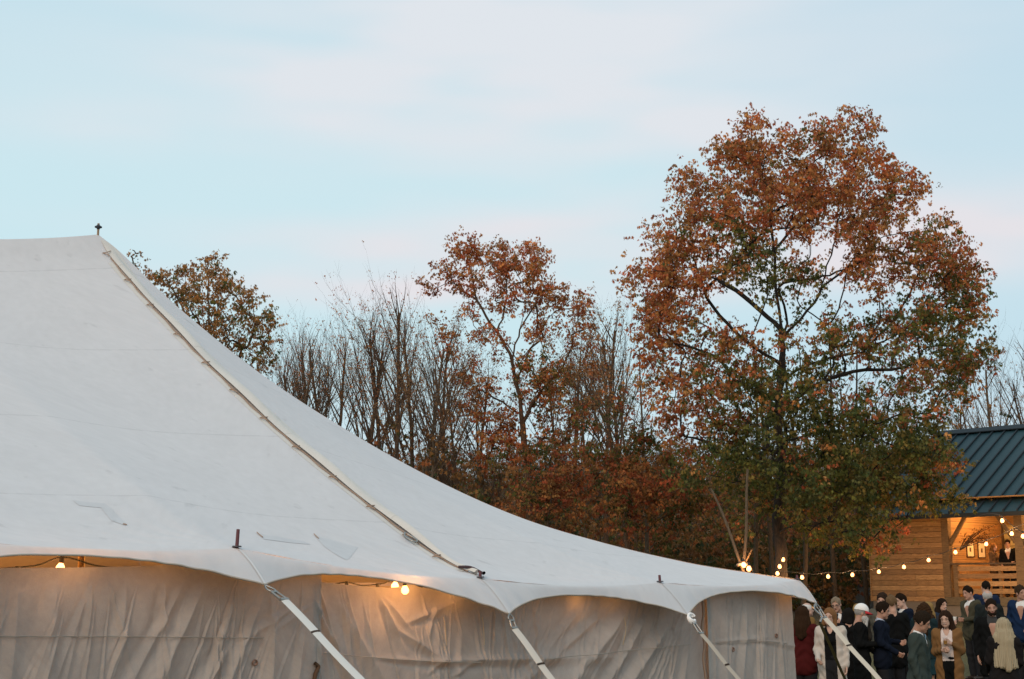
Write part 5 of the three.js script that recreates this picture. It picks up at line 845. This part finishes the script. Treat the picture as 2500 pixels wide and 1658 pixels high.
  const lowY = o.skirt || 0.07; part(o.skirt ? 'skirt' : 'trousers', nets((x, y, z) => Math.max(lb(x, y, z) + 0.6 * wool(x, y, z), lowY - y), [-0.3, lowY - 0.05, -0.22], [0.3, 1.16, 0.25], 0.022), cloth(o.legs || [0.02, 0.02, 0.022]), P);
  for (const s of [-1, 1]) part('shoe', nets(bones([[s * 0.1, 0.045, -0.05, s * 0.12, 0.035, 0.14, 0.045, 0.036], [s * 0.1, 0.06, -0.04, s * 0.1, 0.1, -0.03, 0.045, 0.045]], 0.03), [s * 0.1 - 0.09, -0.012, -0.13], [s * 0.1 + 0.11, 0.16, 0.22], 0.014), std([0.03, 0.02, 0.015], 0.4), P);
  P.updateMatrixWorld(true);
  if (o.hold) { // a glass or cup in the hand: stands by itself
    const a = arms[o.hold.arm], d = V(...a.W).sub(V(...a.E)).normalize(), p = V(...a.W).addScaledVector(d, 0.085).add(V(-a.s * 0.035, 0.0, 0.015)).applyMatrix4(P.matrixWorld);
    const prof = o.hold.kind === 'cup' ? [[0.001, -0.05], [0.028, -0.05], [0.036, 0.06], [0.033, 0.06], [0.026, -0.042], [0.001, -0.042]] : [[0.001, -0.055], [0.03, -0.055], [0.036, 0.06], [0.033, 0.06], [0.027, -0.04], [0.001, -0.04]];
    const g = new THREE.LatheGeometry(prof.map(q => new THREE.Vector2(...q)), 20), c = thing(o.hold.kind === 'cup' ? 'paper_cup' : 'drinking_glass', o.hold.label, o.hold.kind === 'cup' ? 'cup' : 'glass', null, p);
    part('vessel', g, o.hold.kind === 'cup' ? std([0.75, 0.72, 0.68], 0.7) : phys([0.95, 0.95, 0.95], 0.05, { transmission: 1, thickness: 0, ior: 1.5 }), c);
    if (o.hold.kind !== 'cup') part('drink', new THREE.CylinderGeometry(0.029, 0.026, 0.05, 18).translate(0, -0.012, 0), std([0.4, 0.2, 0.05], 0.3), c);
  }
  return P;
}
const WHITE = [0.72, 0.7, 0.68], BLACK = [0.008, 0.008, 0.008], NAVY = [0.008, 0.012, 0.024], DARKHAIR = [0.018, 0.011, 0.007];
[
  { x: 1956, y: 1475, woman: 1, H: 1.76, yaw: 155, hair: 'long', hairLength: 0.3, hairColor: [0.035, 0.018, 0.01], color: [0.065, 0.01, 0.01], top: 'coat', arms: ['down', 'low'], label: 'woman in a maroon coat with long dark hair beside the tent wall' },
  { x: 1974, y: 1468, yaw: 105, H: 1.68, hair: 'balding', hairColor: [0.6, 0.57, 0.54], color: [0.17, 0.095, 0.032], top: 'coat', hem: 0.6, arms: ['cup', 'low'], skin: 2, label: 'white haired man in a mustard tan coat at the tent corner' },
  { x: 2030, y: 1480, woman: 1, H: 1.74, yaw: -20, turn: -8, hair: 'bob', hairColor: [0.2, 0.1, 0.045], color: [0.5, 0.43, 0.37], top: 'coat', hem: 0.72, open: 0.085, button: 0.7, shirt: BLACK, lowNeck: 1, arms: ['down', 'low'], skin: 2, label: 'woman in an open white coat over a black dress, light brown bob' },
  { x: 2040, y: 1455, yaw: -15, H: 1.76, hair: 'short', hairColor: [0.22, 0.17, 0.12], glasses: 1, color: [0.02, 0.022, 0.03], shirt: WHITE, tie: NAVY, nod: 12, label: 'tall grey haired man with glasses, white shirt and navy tie' },
  { x: 2064, y: 1481, woman: 1, H: 1.66, yaw: 175, hair: 'bob', hairColor: [0.012, 0.01, 0.009], color: BLACK, top: 'coat', hem: 0.55, label: 'person all in black with black hair, seen from behind left of the white cap' },
  { x: 2086, y: 1471, woman: 1, H: 1.66, yaw: 200, hair: 'bob', hairColor: [0.3, 0.19, 0.08], color: [0.03, 0.025, 0.02], top: 'coat', hem: 0.6, label: 'small blonde person mostly hidden behind the man in the white cap' },
  { x: 2102, y: 1473, yaw: 78, H: 1.74, nod: 14, cap: 1, hair: 'balding', hairColor: [0.3, 0.28, 0.26], beard: 'long', beardColor: [0.5, 0.48, 0.45], color: BLACK, top: 'coat', hem: 0.6, arms: ['low', 'cup'], skin: 1, label: 'man in a white cap with red brim, long grey beard and black coat' },
  { x: 2149, y: 1466, yaw: 72, nod: 10, hair: 'short', hairColor: DARKHAIR, color: [0.008, 0.011, 0.02], shirt: [0.45, 0.5, 0.6], arms: ['cup', 'low'], skin: 1, label: 'dark haired man in a dark navy suit facing right, beside the white cap' },
  { x: 2157, y: 1445, yaw: -25, H: 1.82, hair: 'curly', hairColor: [0.03, 0.018, 0.012], color: [0.1, 0.09, 0.07], shirt: WHITE, label: 'curly haired man furthest back before the barn siding' },
  { x: 2174, y: 1450, yaw: 185, H: 1.84, hair: 'short', hairColor: [0.14, 0.085, 0.045], color: BLACK, hem: 0.7, label: 'man in black with thin light brown hair, seen from behind' },
  { x: 2211, y: 1446, yaw: -72, H: 1.8, hair: 'short', hairColor: DARKHAIR, color: NAVY, shirt: WHITE, smile: 1, arms: ['cup', 'low'], skin: 2, label: 'smiling dark haired man in navy suit facing left before the barn wall' },
  { x: 2229, y: 1488, yaw: 62, nod: 18, hair: 'short', hairColor: [0.022, 0.015, 0.01], color: [0.04, 0.052, 0.046], shirt: WHITE, tie: [0.22, 0.32, 0.4], arms: ['down', 'down'], skin: 3, label: 'man in a grey green suit with pale blue tie looking down, near front' },
  { x: 2250, y: 1468, woman: 1, H: 1.7, yaw: 150, hair: 'wavy', hairLength: 0.42, hairColor: [0.04, 0.02, 0.01], color: [0.014, 0.028, 0.032], top: 'dress_top', skirt: 0.5, legs: [0.016, 0.04, 0.048], arms: ['low', 'cup'], skin: 3, label: 'woman with big wavy brown hair in a dark teal dress seen from behind' },
  { x: 2273, y: 1466, woman: 1, H: 1.68, yaw: 195, hair: 'long', hairLength: 0.34, hairColor: [0.26, 0.16, 0.06], color: [0.03, 0.03, 0.035], label: 'woman with long dark blonde hair seen from behind under the porch post' },
  { x: 2297, y: 1458, woman: 1, H: 1.7, yaw: 38, hair: 'long', hairLength: 0.36, hairColor: [0.02, 0.012, 0.008], color: [0.02, 0.03, 0.05], top: 'dress_top', skirt: 0.5, smile: 1, skin: 0, arms: ['chest', 'down'], label: 'smiling woman with long black hair below the porch railing post' },
  { x: 2316, y: 1487, woman: 1, H: 1.68, yaw: -22, turn: -8, hair: 'long', hairLength: 0.44, hairWide: 0.02, hairColor: [0.03, 0.016, 0.01], color: [0.18, 0.09, 0.035], top: 'coat', hem: 0.45, open: 0.07, button: 0.6, shirt: [0.62, 0.52, 0.48], lowNeck: 1, legs: BLACK, smile: 1, arms: ['chest', 'chest2'], skin: 2, hold: { arm: 0, kind: 'glass', label: 'small clear glass held by the woman in the camel coat' }, label: 'woman in a camel coat with long dark hair holding a glass' },
  { x: 2374, y: 1428, yaw: -68, H: 1.84, nod: 8, hair: 'short', hairColor: DARKHAIR, color: [0.06, 0.055, 0.036], shirt: WHITE, arms: ['cup', 'cup'], skin: 1, hold: { arm: 1, kind: 'cup', label: 'white cup held by the man in the olive jacket' }, label: 'dark haired man in olive jacket and open white shirt holding a cup' },
  { x: 2399, y: 1416, yaw: 165, H: 1.86, hair: 'short', hairColor: [0.014, 0.01, 0.008], color: [0.012, 0.02, 0.045], shirt: WHITE, label: 'tall black haired man in navy seen from behind before the porch rails' },
  { x: 2417, y: 1438, yaw: 170, nod: 8, H: 1.78, hair: 'crownBald', hairColor: [0.4, 0.38, 0.36], color: [0.016, 0.02, 0.02], skin: 2, label: 'grey haired man with a bald crown seen from behind' },
  { x: 2420, y: 1459, yaw: -8, nod: 6, H: 1.8, hair: 'short', hairColor: [0.02, 0.013, 0.009], beard: 'short', beardColor: [0.03, 0.018, 0.012], color: BLACK, shirt: [0.05, 0.05, 0.05], top: 'coat', hem: 0.65, skin: 1, label: 'bearded dark haired man in a black coat facing the camera' },
  { x: 2439, y: 1504, woman: 1, H: 1.66, yaw: 172, hair: 'long', hairLength: 0.55, hairWide: 0.06, hairColor: [0.36, 0.29, 0.19], color: [0.014, 0.012, 0.012], top: 'coat', hem: 0.6, arms: ['low', 'low'], label: 'woman with very long grey blonde hair seen from behind, nearest the camera' },
  { x: 2492, y: 1426, yaw: -40, turn: 60, H: 1.88, hair: 'short', hairColor: [0.04, 0.025, 0.015], color: [0.011, 0.024, 0.06], shirt: WHITE, arms: ['low', 'low'], skin: 1, label: 'man in a bright blue suit at the right frame edge' },
  { place: BW(kAt(2297, 1290, NW + 0.7), NW + 0.7, FLOOR), woman: 1, H: 1.62, yaw: 40, hair: 'long', hairLength: 0.34, hairColor: [0.16, 0.08, 0.03], color: [0.12, 0.07, 0.035], arms: ['rail', 'low'], label: 'long haired woman inside the porch behind the railing' },
  { place: BW(kAt(2331, 1290, NW + 0.7), NW + 0.7, FLOOR), H: 1.72, yaw: -30, hair: 'short', hairColor: DARKHAIR, color: BLACK, shirt: WHITE, arms: ['rail', 'low'], label: 'man in a dark suit inside the porch behind the railing' },
].forEach(makePerson);
renderer.render(scene, camera);
